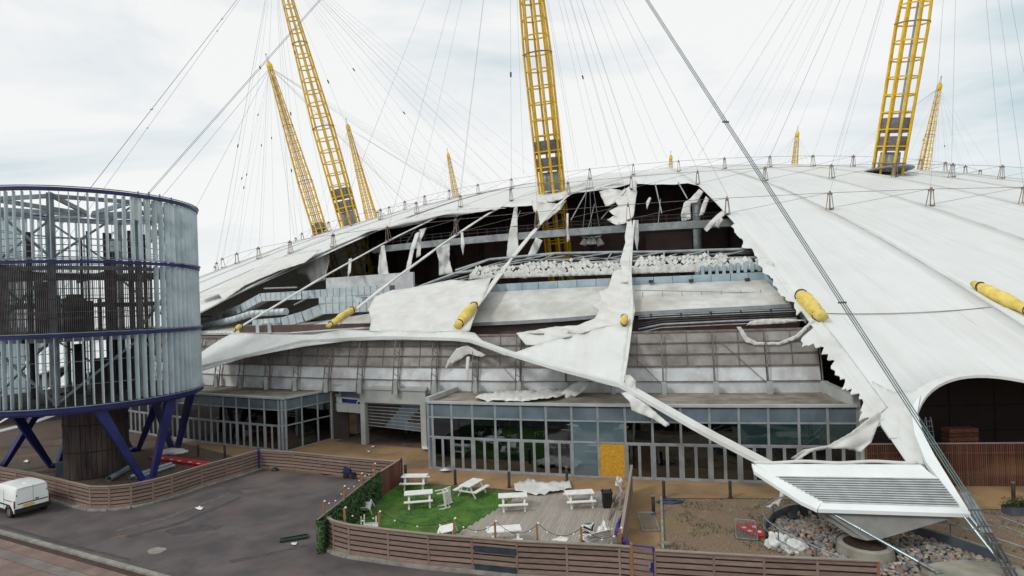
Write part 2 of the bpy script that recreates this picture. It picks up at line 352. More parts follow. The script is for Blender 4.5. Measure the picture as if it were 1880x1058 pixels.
def cloth(name, outline, parent=None, m='fabric', step=7, depth=None, amp=.25, wl=(18, 60), ang=0.0, jag=0.0, seed=1, solid=.05, sub=1):
    """a torn piece of fabric: outline measured in the photograph, each corner at its own dome radius, folded by noise"""
    rnd = random.Random(seed); P2 = [(p[0], p[1]) for p in outline]; RR = [p[2] if len(p) > 2 else None for p in outline]
    B = []; RB = []
    n = len(P2)
    for i in range(n):
        a, b = P2[i], P2[(i+1) % n]; ln = math.hypot(b[0]-a[0], b[1]-a[1]); k = max(1, int(ln/step))
        for j in range(k):
            t = j/k; x = a[0]+(b[0]-a[0])*t; y = a[1]+(b[1]-a[1])*t
            if jag and j: x += rnd.uniform(-jag, jag); y += rnd.uniform(-jag, jag)
            B.append((x, y))
    xs = [p[0] for p in B]; ys = [p[1] for p in B]; pts = list(B)
    y = min(ys)+step/2; row = 0
    while y < max(ys):
        x = min(xs)+(step/2 if row % 2 else 0)
        while x < max(xs):
            q = (x+rnd.uniform(-.2, .2)*step, y+rnd.uniform(-.2, .2)*step)
            if inpoly(*q, B) and min((q[0]-b[0])**2+(q[1]-b[1])**2 for b in B) > (.45*step)**2: pts.append(q)
            x += step
        y += step*.87; row += 1
    nb = len(B)
    vs, es, fs, *_ = delaunay_2d_cdt([Vector(p) for p in pts], [(i, (i+1) % nb) for i in range(nb)], [], 1, 1e-4)
    ca, sa = math.cos(ang), math.sin(ang); mb = MB(); off = Vector((seed*3.7, seed*1.3, 0))
    for v in vs:
        if depth: P = depth(v.x, v.y)
        elif RR[0] is None: P = RF(v.x, v.y)
        else:
            sw = sr = 0
            for (x, y), r_ in zip(P2, RR):
                w = 1/((v.x-x)**2+(v.y-y)**2+4)**1.0; sw += w; sr += w*r_
            P = AR(v.x, v.y, sr/sw)
        u = (v.x*ca+v.y*sa)/wl[0]; w_ = (-v.x*sa+v.y*ca)/wl[1]
        ph = u+.9*noise.noise(Vector((u*.35, w_*.5, seed))+off); md_ = .55+.75*noise.noise(Vector((u*.22, w_*.8, seed+9))+off)
        h = (abs(math.sin(math.pi*ph*.5))-.6)*max(0, md_)*1.1+.5*noise.noise(Vector((u*.15, w_*.3, seed+3))+off)
        d = (P-EYE).normalized(); mb.v.append(P-d*h*amp)
    mb.f = [tuple(f) for f in fs]
    return mb.build(name, m, parent, smooth=True, solid=solid)
# ================================================================ ground
def sheet(name, poly, z, m, parent=None):
    mb = MB(); n = len(poly)
    vs, es, fs, *_ = delaunay_2d_cdt([Vector((p[0], p[1])) for p in poly], [(i, (i+1) % n) for i in range(n)], [], 1, 1e-4)
    mb.v = [Vector((v.x, v.y, z)) for v in vs]; mb.f = [tuple(f) for f in fs]
    o = mb.build(name, m, parent)
    if o.data.polygons and o.data.polygons[0].normal.z < 0: o.data.flip_normals()
    if parent is None: tag(o, kind='structure')
    return o
GP = lambda pts, z=0.0: [G(x, y, z) for x, y in pts]
mb = MB(); mb.quad((-900, -60, -.02), (900, -60, -.02), (900, 1500, -.02), (-900, 1500, -.02)); g = mb.build('ground', 'gravel_dark'); tag(g, kind='structure')
# fence lines on the ground (kerb foot lines)
FH = 1.38
left_top = [(-60, 822), (0, 858), (60, 868), (125, 884), (165, 893), (200, 893), (240, 889), (280, 881), (315, 872), (370, 855), (415, 843), (445, 835), (475, 826)]
leftP = GP(left_top, FH)
backP = GP([(475, 826), (538, 830), (640, 840), (735, 848)], FH)
FH2 = 1.45
front_top = [(597, 948), (612, 956), (640, 963), (712, 972), (786, 980), (866, 986), (948, 993), (1040, 997), (1137, 1002), (1157, 1004), (1202, 1009)]
frontP = GP(front_top, FH2)
rightP = GP([(1202, 1010), (1310, 1016), (1402, 1021), (1500, 1025), (1612, 1030)], FH2)
for L_ in (leftP, backP, frontP, rightP):
    for p in L_: p.z = 0
hedgeA, hedgeB = G(697, 868, 1.5), G(588, 955, 1.5); hedgeA.z = hedgeB.z = 0
road_poly = [(-120, 110)]+[p[:2] for p in leftP]+[p[:2] for p in backP]+[hedgeA[:2], hedgeB[:2]]+[p[:2] for p in frontP]+[p[:2] for p in rightP[1:]]+[(40, 14), (70, 4), (70, -40), (-120, -40)]
sheet('road', road_poly, -.014, 'asphalt')
# tan resin paving in front of the pavilions
arc = lambda r, a0, a1, n: [PO(r, a0+(a1-a0)*i/n, 0)[:2] for i in range(n+1)]
tan_poly = arc(140, -124, -93, 20) + [PO(157.5, -92, 0)[:2]] + [G(1880, 935)[:2], G(1800, 935)[:2], G(1560, 925)[:2], G(1420, 915)[:2], G(1213, 914)[:2], G(1213, 1008)[:2], G(1150, 1012)[:2]] + [G(1158, 905)[:2], G(950, 900)[:2], G(740, 885)[:2]] + [p[:2] for p in backP[::-1]] + [G(478, 856)[:2], G(430, 838)[:2], G(330, 812)[:2], G(240, 790)[:2]]
sheet('tan_pavement', tan_poly, -.008, 'tan_paving')
grav_poly = [G(x, y)[:2] for x, y in ((1216, 916), (1420, 917), (1560, 926), (1800, 937), (1900, 937), (2100, 1010), (2000, 1100), (1612, 1100), (1400, 1090), (1202, 1080), (1216, 1000))]
sheet('gravel_bed', grav_poly, -.003, 'gravel')
# timber edging between paving and gravel
ed = MB(); ed.box(G(1214, 915)+Vector((0, 0, .05)), G(1217, 1012)+Vector((0, 0, .05)), .12, .12); o = ed.build('concrete_kerb', 'kerb'); tag(o, 'narrow pale concrete edging strip along the left side of the gravel bed', 'kerb')
# kerb and bands of paving at the lower left
k0, k1 = G(0, 975), G(330, 1066); kd = (k1-k0).normalized(); kn = Vector((kd.y, -kd.x, 0))
if kn.y > 0: kn = -kn
ks = k0-kd*14
kb = thing('road_kerb', 'long grey concrete kerb between the asphalt and the pink paving', 'kerb', ks)
for i in range(24): bar('kerb_stone', kb, ks+kd*(i*1.5+.006)+kn*.12+Vector((0, 0, .03)), ks+kd*(i*1.5+1.494)+kn*.12+Vector((0, 0, .03)), .26, .12, 'kerb')
pv = thing('pavement', None, None, ks); tag(pv, kind='structure')
band = [(.26, .30, 'drain_shadow', 0), (.58, .62, 'pink_paving', 1), (1.22, .58, 'grey_paving', 1), (1.82, 1.5, 'pink_paving', 1), (3.34, 1.2, 'grey_paving', 1), (4.56, 2.2, 'pink_paving', 1), (6.78, 1.5, 'grey_paving', 1)]
for bi, (o_, w_, m_, sp) in enumerate(band):
    ln = (1.7, 1.3, 1.6, 2.1, 1.5, 1.9, 1.7)[bi]; n_ = int(34/ln)
    for i in range(n_):
        a = ks+kd*(i*ln+.008+bi*.3)+kn*(o_+w_/2)+Vector((0, 0, .0 if sp else -.012)); b = a+kd*(ln-.016)
        bar('paving_slab', pv, a, b, w_-.014, .03, m_)
# wear on the asphalt: an infilled patch and scuffs
def decal(name, pts, z, m, label, cat):
    o = sheet(name, GP(pts), z, m); del o['kind']; tag(o, label, cat); return o
decal('road_patch', [(270, 1012), (276, 1007), (290, 1004), (304, 1006), (306, 1008), (296, 1014), (284, 1017), (274, 1016)], -.008, 'kerb', 'small pale patch of repaired surface in the asphalt', 'road patch')
for i_, (pts_, m_, lab_) in enumerate((
 ([(300, 975), (330, 966), (372, 962), (410, 966), (398, 972), (350, 978), (318, 984)], 'asphalt_dark', 'dark oily patch in the middle of the asphalt yard'),
 ([(352, 930), (362, 927), (378, 930), (390, 929), (382, 934), (368, 936)], 'asphalt_worn', 'pale scuffed spot on the asphalt near the left fence'),
 ([(440, 900), (470, 898), (476, 903), (452, 907)], 'asphalt_worn', 'pale scuffed area in the yard corner'),
 ([(0, 962), (120, 996), (240, 1026), (238, 1030), (118, 1000), (0, 967)], 'asphalt_dark', 'dark damp strip of asphalt along the kerb'),
 ([(420, 1030), (560, 1000), (566, 1003), (424, 1034)], 'asphalt_dark', 'long straight joint line across the asphalt'),
 ([(210, 972), (300, 950), (420, 905), (424, 907), (304, 954), (214, 976)], 'asphalt_worn', 'faint curved tyre track on the asphalt'),
 ([(230, 984), (330, 958), (440, 912), (443, 914), (334, 962), (234, 988)], 'asphalt_dark', 'darker tyre track beside the faint one'))):
    jit = random.Random(i_); dense = []
    for (x0_, y0_), (x1_, y1_) in zip(pts_, pts_[1:]+pts_[:1]):
        for t_ in range(6): dense.append((x0_+(x1_-x0_)*t_/6+jit.uniform(-1.5, 1.5), y0_+(y1_-y0_)*t_/6+jit.uniform(-.7, .7)))
    decal('road_mark', dense, -.0105+.0007*i_, m_, lab_, 'road mark')
decal('rust_stain', [(200, 990), (212, 984), (232, 981), (234, 984), (222, 989), (206, 992)], -.009, 'rust_mark', 'faint orange brown stain on the asphalt', 'stain')
# ================================================================ tent roof
roof = thing('tent_roof', 'huge white fabric tent dome roof with a torn open section', 'tent roof', (DC.x, DC.y, 0))
RAD = [-108.7+5*k for k in range(-10, 13)]
def sag(az):                                   # the fabric dips a little between the radial cables
    t = ((az+108.7) % 5)/5; return math.sin(math.pi*t)**.7
ANCH = [-153.7, -128.7, -123.7, -98.7, -93.7, -68.7, -63.7]
def edge(az):
    lo = max([a for a in ANCH if a <= az] or [-160]); hi = min([a for a in ANCH if a > az] or [-60]); span = hi-lo
    d = min(az-lo, hi-az)
    if span < 6: return 164.5-9.2*min(1, math.sin(math.pi*min(max(d/span, 0), .5))**.42)
    pts = [(0, 165), (2, 162.6), (3.2, 160), (4.9, 156), (6.3, 154.6), (8.1, 152.5), (9.4, 150.8), (12.6, 150.3)]
    for (x0, y0), (x1, y1) in zip(pts, pts[1:]):
        if d <= x1: return y0+(y1-y0)*(d-x0)/(x1-x0)
    return 150.3
HOLE = [(-123.7, 142), (-123.5, 126), (-123.2, 117), (-118, 113.2), (-116.4, 111.8), (-113, 110.8), (-109.8, 110.2), (-108.2, 104.8), (-106.5, 102.9), (-103.4, 100.6), (-99.2, 104.0), (-98.7, 108.5)]
def hole(az):
    for (x0, y0), (x1, y1) in zip(HOLE, HOLE[1:]):
        if x0 <= az <= x1: return y0+(y1-y0)*(az-x0)/(x1-x0)
    return 110
def roofpt(r, az):
    s = sag(az)*min(1, max(0, (r-20)/90))
    return PO(r, az, zr(r)-.38*s)
for i in range(72):
    a0 = -123.7+5*i; near = -170 < ((a0+180) % 360)-180 < -40
    nr, na = (46, 10) if near else (14, 3)
    inh = -123.75 <= a0 < -98.8
    rows = []
    for k in range(nr+1):
        row = []
        for j in range(na+1):
            az = a0+5*j/na; azn = ((az+180) % 360)-180
            rmax = hole(min(azn, -98.75))-.02 if inh else (edge(azn) if near else 158)
            if inh and 0 < j < na: rmax += noise.noise(Vector((az*1.3, 3.1, 0)))*1.0
            t = (k/nr)**.8; r_ = 3+(rmax-3)*t
            row.append(roofpt(r_, azn) if r_ < 149 else PO(r_, azn, zr(r_)-.38*sag(azn)*max(0, 1-(r_-149)/6)))
        rows.append(row)
    mb = MB(); mb.grid(rows); mb.build('membrane_panel', 'membrane', roof, smooth=True, solid=.03)
# weld lines between the strips of each panel
for a0 in [-98.7+5*i for i in range(9)]+[-128.7, -133.7]:
    for q in (1, 2, 3, 4):
        az = a0+q; mb = MB(); re_ = edge(az)-.4; rows = [3+(re_-3)*(k/40)**.8 for k in range(12, 41)]
        mb.ribbon([(roofpt(r_, az) if r_ < 149 else PO(r_, az, zr(r_)-.38*sag(az)*max(0, 1-(r_-149)/6)))+Vector((0, 0, .016)) for r_ in rows], .07, .008); mb.build('weld_seam', 'weld', roof)
# crown ring that closes the top
mb = MB(); mb.tube([PO(3, k*20, zr(3)+.1) for k in range(18)], .3, 6, True); mb.build('crown_ring', 'steel_grey', roof)
# raised seams and boundary belts on the intact side
for az in RAD:
    if az >= -98.8 or az < -123:
        mb = MB(); mb.ribbon([PO(r_, az+(.0 if az != -98.7 else .04), zr(r_)+.05) for r_ in range(20, 163, 4)], .34, .1, (0, 0, 1)); mb.build('seam_belt', 'membrane_skirt', roof, smooth=False)
def belt(azs, w, name='edge_belt', off=.06, rr=None):
    mb = MB(); mb.ribbon([PO((rr or edge)(a), a, zr((rr or edge)(a))+off) for a in azs], w, .16); return mb.build(name, 'membrane_skirt', roof)
belt([-98.6+.2*i for i in range(25)], .7)
belt([-128.6+.2*i for i in range(25)], .7)
# belt along the seam line at the foot of the main panels
mb = MB(); mb.ribbon([PO(147.8, a, zr(147.8)-.28*sag(a)) for a in [-98.6+.25*i for i in range(130)]], .09, .03); mb.build('field_seam', 'pav_roof', roof)
# remaining white skirt over the torn bays: edge belt from anchor to anchor, band and triangle
mb = MB(); azs = [-123.5+.31*i for i in range(81)]
mb.ribbon([PO(edge(a)-.3, a, zr(edge(a)-.3)) for a in azs], .75, .22); mb.build('edge_belt', 'membrane_skirt', roof)
cloth('skirt_band', [(330, 700), (345, 665), (380, 640), (408, 622), (430, 611), (470, 614), (520, 615), (575, 615), (630, 606), (690, 608), (770, 608), (840, 606), (872, 612), (884, 624), (905, 640), (930, 654), (900, 642), (862, 629), (830, 626), (780, 625), (700, 624), (640, 626), (560, 636), (500, 647), (450, 657), (400, 672), (368, 682)], roof, 'membrane_skirt', 9, None, .16, (60, 200), .5, seed=4)
cloth('skirt_triangle', [(932, 652), (985, 634), (1060, 613), (1120, 599), (1156, 590), (1152, 630), (1147, 668), (1143, 702), (1138, 712), (1090, 700), (1040, 684), (980, 668)], roof, 'membrane_skirt', 9, None, .16, (40, 200), .4, seed=5)
cloth('draped_sheet', [(688, 545), (720, 533), (748, 530), (780, 524), (828, 514), (860, 516), (902, 510), (893, 535), (880, 560), (868, 590), (862, 608), (780, 610), (700, 609), (678, 608), (682, 588), (676, 568)], roof, 'fabric', 6, None, 1.0, (26, 110), 1.2, jag=.3, seed=6)
cloth('gathered_sheet', [(1126, 500), (1138, 494), (1150, 500), (1160, 520), (1163, 545), (1166, 570), (1162, 592), (1140, 598), (1110, 600), (1070, 612), (1030, 622), (985, 634), (966, 634), (948, 612), (985, 606), (1020, 600), (1060, 598), (1092, 585), (1100, 570), (1088, 562), (1104, 548), (1100, 536), (1116, 530)], roof, 'fabric', 4, None, .95, (12, 50), 1.9, jag=.3, seed=7)
# radial cables still clad in white fabric
def strip(az, r0, r1, w=.55, lift=.0):
    mb = MB(); n = 30; pts = []; ws = []
    for k in range(n+1):
        r_ = r0+(r1-r0)*k/n; pts.append(PO(r_, az, zr(r_)+lift+.12*noise.noise(Vector((r_*.13, az, 0))))); ws.append(w*(1+.9*noise.noise(Vector((r_*.35, az*3, 2)))))
    mb.ribbon(pts, ws, .11); return mb.build('radial_cable_strip', 'fabric', roof, smooth=False)
strip(-123.7, 116, 147, .42); strip(-118.7, 112, 148, .36); strip(-113.7, 110, 148, .42); strip(-108.7, 106, 148.4, .46); strip(-103.7, 124, 142, .4)
mb = MB(); mb.ribbon([RF(x, y) for x, y in ((1157, 405), (1158, 430), (1152, 455), (1147, 480), (1150, 510))], [.3, .5, .7, .85, .6], .14); mb.build('radial_cable_strip', 'fabric', roof)
mb = MB(); mb.ribbon([RF(x, y) for x, y in ((1164, 405), (1160, 450), (1157, 500), (1160, 560), (1158, 600), (1150, 660), (1142, 705))], .22, .1); mb.build('radial_cable_strip', 'fabric', roof)
# ragged fringe along the right side of the tear
rnd = random.Random(3)
def fringe(pts, wpx, name='torn_fringe', seed=1, off=0.05):
    rr = random.Random(seed); o1 = []; o2 = []; acc = 0
    for (x0, y0), (x1, y1) in zip(pts, pts[1:]):
        L_ = math.hypot(x1-x0, y1-y0); k = max(1, int(L_/3.2))
        for j in range(k):
            t = j/k; x = x0+(x1-x0)*t; y = y0+(y1-y0)*t; o1.append((x, y)); acc += L_/k
            w = wpx*(.78+.75*noise.noise(Vector((acc*.035, seed, 0)))+.55*noise.noise(Vector((acc*.075, seed, 4)))+.14*noise.noise(Vector((acc*.29, seed, 9)))+(rr.uniform(.04, .12) if rr.random() < .1 else 0)); w = max(2, w); nx, ny = (y1-y0)/L_, -(x1-x0)/L_
            o2.append((x-nx*w, y-ny*w))
    return cloth(name, o1+o2[::-1], roof, 'membrane_skirt', 4, lambda x, y: RF(x, y, off), .16, (14, 40), -.6, seed=seed)
fringe([(1352, 408), (1382, 446), (1405, 474), (1430, 512), (1455, 545), (1478, 570)], 17, seed=11)
fringe([(1508, 590), (1535, 622), (1560, 655), (1590, 695), (1625, 742), (1632, 752)], 46, seed=12)
# hanging flaps: thin torn strips
FL = [
 ('upper_flap', [(975, 368, 112), (1000, 372, 111), (1022, 374, 110), (1040, 368, 110), (1030, 384, 113), (1008, 402, 116), (992, 412, 118), (988, 395, 116), (980, 388, 114)], .5),
 ('upper_flap', [(1100, 352, 104), (1120, 346, 103), (1142, 350, 103), (1166, 336, 102), (1170, 352, 106), (1166, 375, 114), (1163, 398, 122), (1150, 410, 124), (1132, 414, 124), (1114, 404, 122), (1128, 396, 120), (1118, 388, 118), (1136, 378, 115), (1130, 372, 112), (1112, 380, 112), (1106, 366, 108)], .5),
 ('upper_flap', [(1156, 340, 101), (1164, 330, 100.5), (1170, 335, 100.5), (1168, 350, 104), (1152, 356, 105)], .4),
 ('upper_flap', [(1284, 347, 110), (1292, 352, 111), (1280, 372, 114), (1268, 374, 114), (1268, 402, 116), (1252, 408, 116), (1250, 394, 116), (1256, 372, 114), (1266, 366, 113)], .5),
 ('hanging_strip', [(1296, 360, 114), (1302, 366, 115), (1292, 394, 116), (1283, 397, 116), (1288, 378, 115)], .25),
 ('hanging_strip', [(1328, 385, 122), (1334, 392, 124), (1318, 406, 124), (1298, 426, 123), (1292, 420, 122), (1310, 400, 122)], .2),
 ('hanging_strip', [(1322, 396, 123), (1328, 404, 124), (1320, 420, 124), (1312, 414, 124)], .2),
 ('hanging_strip', [(944, 382, 116), (950, 378, 114), (950, 430, 117), (953, 462, 118), (940, 476, 118), (930, 470, 118), (934, 430, 117)], .5),
 ('hanging_strip', [(984, 436, 128), (996, 442, 128), (988, 460, 128), (974, 488, 129), (966, 512, 130), (952, 510, 130), (966, 476, 129), (976, 452, 128)], .5),
 ('hanging_strip', [(700, 452, 127), (706, 450, 127), (710, 480, 128), (716, 518, 129), (700, 522, 129), (694, 500, 128), (696, 470, 127)], .4),
 ('hanging_strip', [(770, 422, 120), (784, 418, 119), (774, 438, 121), (772, 470, 122), (764, 474, 122), (766, 450, 121)], .2),
 ('hanging_strip', [(762, 430, 121), (772, 424, 120), (760, 460, 124), (752, 500, 126), (748, 526, 127), (742, 526, 127), (746, 490, 126), (754, 455, 124)], .25),
 ('hanging_strip', [(800, 456, 128), (826, 446, 126), (825, 478, 127), (832, 502, 128), (806, 506, 128), (806, 480, 128)], .45),
 ('hanging_strip', [(534, 482, 127), (560, 474, 126), (604, 462, 124), (605, 480, 125), (596, 515, 127), (570, 522, 128), (562, 506, 128), (546, 502, 128)], .5),
 ('roof_edge_flap', [(366, 548, 141), (402, 540, 141), (410, 552, 141), (450, 524, 138), (510, 498, 134), (560, 482, 130), (590, 458, 127), (560, 462, 128), (500, 476, 131), (440, 508, 136), (400, 530, 140), (366, 542, 142)], .5),
 ('roof_edge_flap', [(602, 452, 124), (640, 434, 121), (700, 420, 117), (760, 405, 114), (830, 392, 112), (880, 388, 111), (930, 382, 111), (880, 382, 111), (820, 386, 112), (740, 402, 114), (660, 426, 119), (610, 444, 123)], .3),
 ('upper_flap', [(1010, 372, 111), (1032, 366, 110), (1060, 352, 106), (1100, 345, 103), (1160, 338, 101), (1150, 332, 100), (1100, 340, 101), (1060, 346, 104), (1020, 362, 108), (1000, 366, 109)], .35),
 ('lower_flap', [(816, 680, 150.5), (822, 662, 150.5), (838, 640, 150.5), (858, 634, 150.5), (892, 652, 151), (884, 656, 151), (860, 650, 150.5), (846, 660, 150.5), (828, 668, 150.5)], .3),
 ('lower_flap', [(1140, 722, 156.5), (1152, 720, 156.5), (1190, 745, 157.5), (1230, 780, 158.5), (1222, 784, 158.5), (1196, 768, 158), (1180, 762, 157.5), (1160, 754, 157), (1156, 738, 157)], .25),
 ('lower_flap', [(1452, 842, 160), (1475, 826, 160), (1520, 818, 160), (1560, 796, 160), (1590, 772, 159.5), (1612, 752, 159), (1618, 764, 159), (1600, 812, 160), (1580, 830, 160), (1552, 824, 160), (1520, 824, 160), (1490, 830, 160), (1462, 846, 160)], .5),
 ('trailing_ribbon', [(1352, 600, 150), (1360, 600, 150), (1374, 620, 150), (1390, 628, 150), (1430, 628, 150), (1460, 616, 150), (1490, 588, 149.5), (1496, 590, 149.5), (1466, 622, 150), (1432, 634, 150), (1386, 634, 150), (1368, 628, 150)], .15),
 ('hanging_strip', [(1040, 392, 118), (1044, 392, 118), (1043, 420, 119), (1046, 440, 119), (1041, 446, 119), (1040, 415, 119)], .2),
 ('hanging_strip', [(846, 428, 126), (850, 426, 126), (853, 450, 127), (850, 470, 127), (846, 452, 127)], .2),
 ('hanging_strip', [(1186, 372, 110), (1192, 362, 110), (1196, 364, 110), (1190, 378, 111), (1188, 386, 111)], .15),
 ('hanging_strip', [(1166, 405, 124), (1172, 404, 124), (1173, 440, 125), (1170, 462, 125), (1165, 440, 125)], .25),
 ('hanging_strip', [(640, 476, 128), (646, 474, 128), (644, 500, 129), (638, 512, 129)], .2),
 ('lower_flap', [(856, 656, 150.6), (862, 654, 150.6), (861, 680, 150.8), (858, 700, 150.8), (855, 680, 150.8)], .15),
 ('lower_flap', [(1145, 690, 156), (1156, 688, 156), (1168, 700, 156.2), (1166, 718, 156.4), (1150, 712, 156.2)], .35),
 ('lower_flap', [(1410, 478, 139.8), (1422, 484, 140), (1414, 500, 140), (1404, 496, 139.8)], .2),
 ('trailing_ribbon', [(1370, 598, 148.8), (1378, 590, 148.8), (1400, 586, 148.8), (1450, 586, 148.8), (1480, 588, 148.8), (1440, 594, 148.8), (1400, 596, 148.8)], .2),
]
for i, (nm, ol, am) in enumerate(FL): cloth(nm, ol, roof, 'fabric', 4, None if nm != 'roof_edge_flap' else (lambda x, y: RF(x, y, .45)), am*(.6 if nm != 'roof_edge_flap' else .45), (6.5, 70) if 'flap' not in nm else (11, 45), (.08, -.1, .3)[i % 3] if 'flap' not in nm else (.5, 1.0, .2)[i % 3], jag=.4, seed=20+i, solid=.015)
# leg of white skirt that runs down to the anchor nose
cloth('skirt_leg', [(1600, 700), (1640, 720), (1690, 716), (1676, 742), (1674, 768), (1686, 800), (1712, 840), (1730, 860), (1690, 853), (1668, 851), (1650, 822), (1630, 790), (1626, 776), (1608, 786), (1622, 764), (1618, 742)], roof, 'membrane_skirt', 9, None, .06, (80, 200), 0, seed=51)
# yellow lashing sleeves at the foot of the radial cables
def sleeve(px, n, py, length, w, tilt):
    P = RF(px, py, .25); r_, az = RA(P); mb = MB(); pts = []; rs = []
    for k in range(9):
        t = k/8; rr_ = r_-length/2+length*t; a_ = az+tilt*(t-.5); pts.append(PO(rr_, a_, zr(rr_)+.34)); rs.append(w*(.30+.70*math.sin(math.pi*(.06+.84*t**.8))**.9))
    mb.tube(pts, rs, 12)
    for v in mb.v: v += Vector((noise.noise(v*1.7), noise.noise(v*1.7+Vector((5, 5, 5))), noise.noise(v*2.1)))*.13
    s_ = mb.build('yellow_sleeve', 'yellow_fabric', roof, smooth=True)
    st = MB()
    for k in (1, 7): st.tube([pts[k]+Vector((math.cos(a)*rs[k]*1.06*math.sin(R(-az)), math.cos(a)*rs[k]*1.06*math.cos(R(az)), math.sin(a)*rs[k]*1.06)) for a in [q*math.pi/8 for q in range(16)]], .045, 5, True)
    st.build('lashing_strap', 'strap_black', s_)
sleeve(1487, 0, 562, 3.7, .58, .1); sleeve(1842, 0, 550, 4.6, .44, .25); sleeve(857, 0, 580, 3.7, .46, -.1); sleeve(627, 0, 584, 3.4, .36, -.2); sleeve(1146, 0, 590, 1.0, .3, 0); sleeve(437, 0, 604, 1.0, .25, 0)
# steel node brackets on the radial cables and the ring ties between them
RINGS = [125, 107, 89]
def bracket_mesh():
    mb = MB(); h = 1.75
    for sx in (-1, 1):
        for sy in (-1, 1): mb.box((sx*.32, sy*.25, 0), (sx*.16, sy*.10, h), .06, .06, (0, 1, 0))
    mb.box((-.3, 0, h), (.3, 0, h), .26, .2); mb.box((-.1, 0, h+.2), (.1, 0, h+.2), .14, .24); mb.box((-.55, 0, .1), (.55, 0, .1), .3, .12)
    me = bpy.data.meshes.new('node_bracket'); me.from_pydata([v[:] for v in mb.v], [], mb.f)
    bm = bmesh.new(); bm.from_mesh(me); bmesh.ops.recalc_face_normals(bm, faces=bm.faces); bm.to_mesh(me); bm.free(); me.materials.append(M['bracket']); return me
BM_ = bracket_mesh()
for r_ in RINGS:
    prev = None
    for az in [-158.7+5*k for k in range(24)]:
        if r_ < 100 and not (-150 < az < -50): continue
        B = PO(r_, az, zr(r_))
        o = link(bpy.data.objects.new('node_bracket', BM_), roof, Matrix.Translation(B) @ Matrix.Rotation(R(az+rnd.uniform(-6, 6)), 4, 'Z') @ Matrix.Rotation(rnd.uniform(.0, .14), 4, 'Y'))
        t_ = B+Vector((0, 0, 1.9))
        if prev is not None:
            rod('ring_tie', roof, prev, t_, .026, 'bracket', 'rod5')
            rod('ring_tie', roof, prev-Vector((0, 0, 1.7)), t_-Vector((0, 0, .0)), .02, 'bracket', 'rod5')
        prev = t_
# ================================================================ masts
RB, RT, ZT, ZB = 100.5, 115.2, 86.3, 30.0
MAZ = [-111.15-30*k for k in range(12)]
def mast_axis(s):                               # s=0 at roof, 1 at top, local x is outward
    return Vector((RB+(RT-RB)*s, 0, ZB+(ZT-ZB)*s))
def mrad(s): return 2.0+.15*min(1, (s+.36)/.5) if s < .35 else 2.15-(s-.35)/.65*1.5
ax = (mast_axis(1)-mast_axis(0)).normalized(); e1 = Vector((0, 1, 0)); e2 = ax.cross(e1)
SS = [-.36+.0425*k for k in range(33)]
def mp_(s, j, f=1.0):
    a = 2*math.pi*(j+.5)/8; return mast_axis(s)+(e1*math.cos(a)+e2*math.sin(a))*mrad(s)*f
def lmesh(mb, m, smooth=False):
    me = bpy.data.meshes.new('mast_part'); me.from_pydata([v[:] for v in mb.v], [], mb.f); bm = bmesh.new(); bm.from_mesh(me); bmesh.ops.recalc_face_normals(bm, faces=bm.faces); bm.to_mesh(me); bm.free(); me.materials.append(M[m])
    if smooth:
        for p in me.polygons: p.use_smooth = True
    return me
parts = []
for j in range(8):
    mb = MB(); mb.tube([mp_(s, j) for s in (-.36, -.1, .1, .35, .55, .75, .9, .99)], [.19, .2, .2, .19, .17, .14, .12, .1], 6); parts.append(('chord', lmesh(mb, 'mast_yellow', True)))
for i, s in enumerate(SS[:-1]):
    mb = MB()
    for j in range(8): mb.box(mp_(s, j), mp_(s, (j+1) % 8), .16, .2, ax)
    parts.append(('ring', lmesh(mb, 'mast_yellow')))
for i in (1, 9, 17, 24):                        # service platforms
    s = SS[i]; mb = MB()
    for j in range(8): mb.box(mp_(s, j, 1.06), mp_(s, (j+1) % 8, 1.06), .3, .08, ax)
    if s > 0: parts.append(('service_ring', lmesh(mb, 'bracket')))
for lv in (0, 1):
    for j in range(8):
        s0, s1 = .052+lv*.046, .092+lv*.046; mb = MB(); q = [mp_(s0, j, .93), mp_(s0, (j+1) % 8, .93), mp_(s1, (j+1) % 8, .93), mp_(s1, j, .93)]; c_ = sum(q, Vector())/4; q = [c_+(p-c_)*.9 for p in q]
        inn = [mast_axis((s0+s1)/2)+(p-mast_axis((s0+s1)/2))*.96 for p in q]; mb.v = q+inn; mb.f = [(0, 1, 2, 3), (7, 6, 5, 4), (0, 4, 5, 1), (1, 5, 6, 2), (2, 6, 7, 3), (3, 7, 4, 0)]
        parts.append(('louvre_panel', lmesh(mb, 'louvre_dark')))
mb = MB(); mb.tube([mast_axis(.0), mast_axis(.05)], [1.5, 1.35], 12); parts.append(('collar', lmesh(mb, 'steel_grey', True)))
mb = MB(); mb.prism([(mast_axis(0).x+3.5*math.cos(a), 3.5*math.sin(a)) for a in [k*math.pi/12 for k in range(24)]], ZB+.12, ZB+.26); parts.append(('base_platform', lmesh(mb, 'steel_grey')))
mb = MB(); mb.tube([mast_axis(s) for s in (.955, .965, .985, .99, 1.0)], [.72, .88, .88, .6, .5], 12); parts.append(('mast_cap', lmesh(mb, 'mast_yellow', True)))
mb = MB()
for k in range(3):
    a = k*2.1; mb.box(mast_axis(1.0)+Vector((.3*math.cos(a), .3*math.sin(a), 0)), mast_axis(1.045)+Vector((.12*math.cos(a), .12*math.sin(a), 0)), .08, .08, (0, 1, 0))
mb.box(mast_axis(1.04)-Vector((.3, 0, 0)), mast_axis(1.04)+Vector((.3, 0, 0)), .12, .12); parts.append(('finial', lmesh(mb, 'steel_grey')))
mb = MB(); mb.box(mast_axis(.12)+e1*.5, mast_axis(.93)+e1*.2, .35, .08, e1); parts.append(('ladder', lmesh(mb, 'alu')))
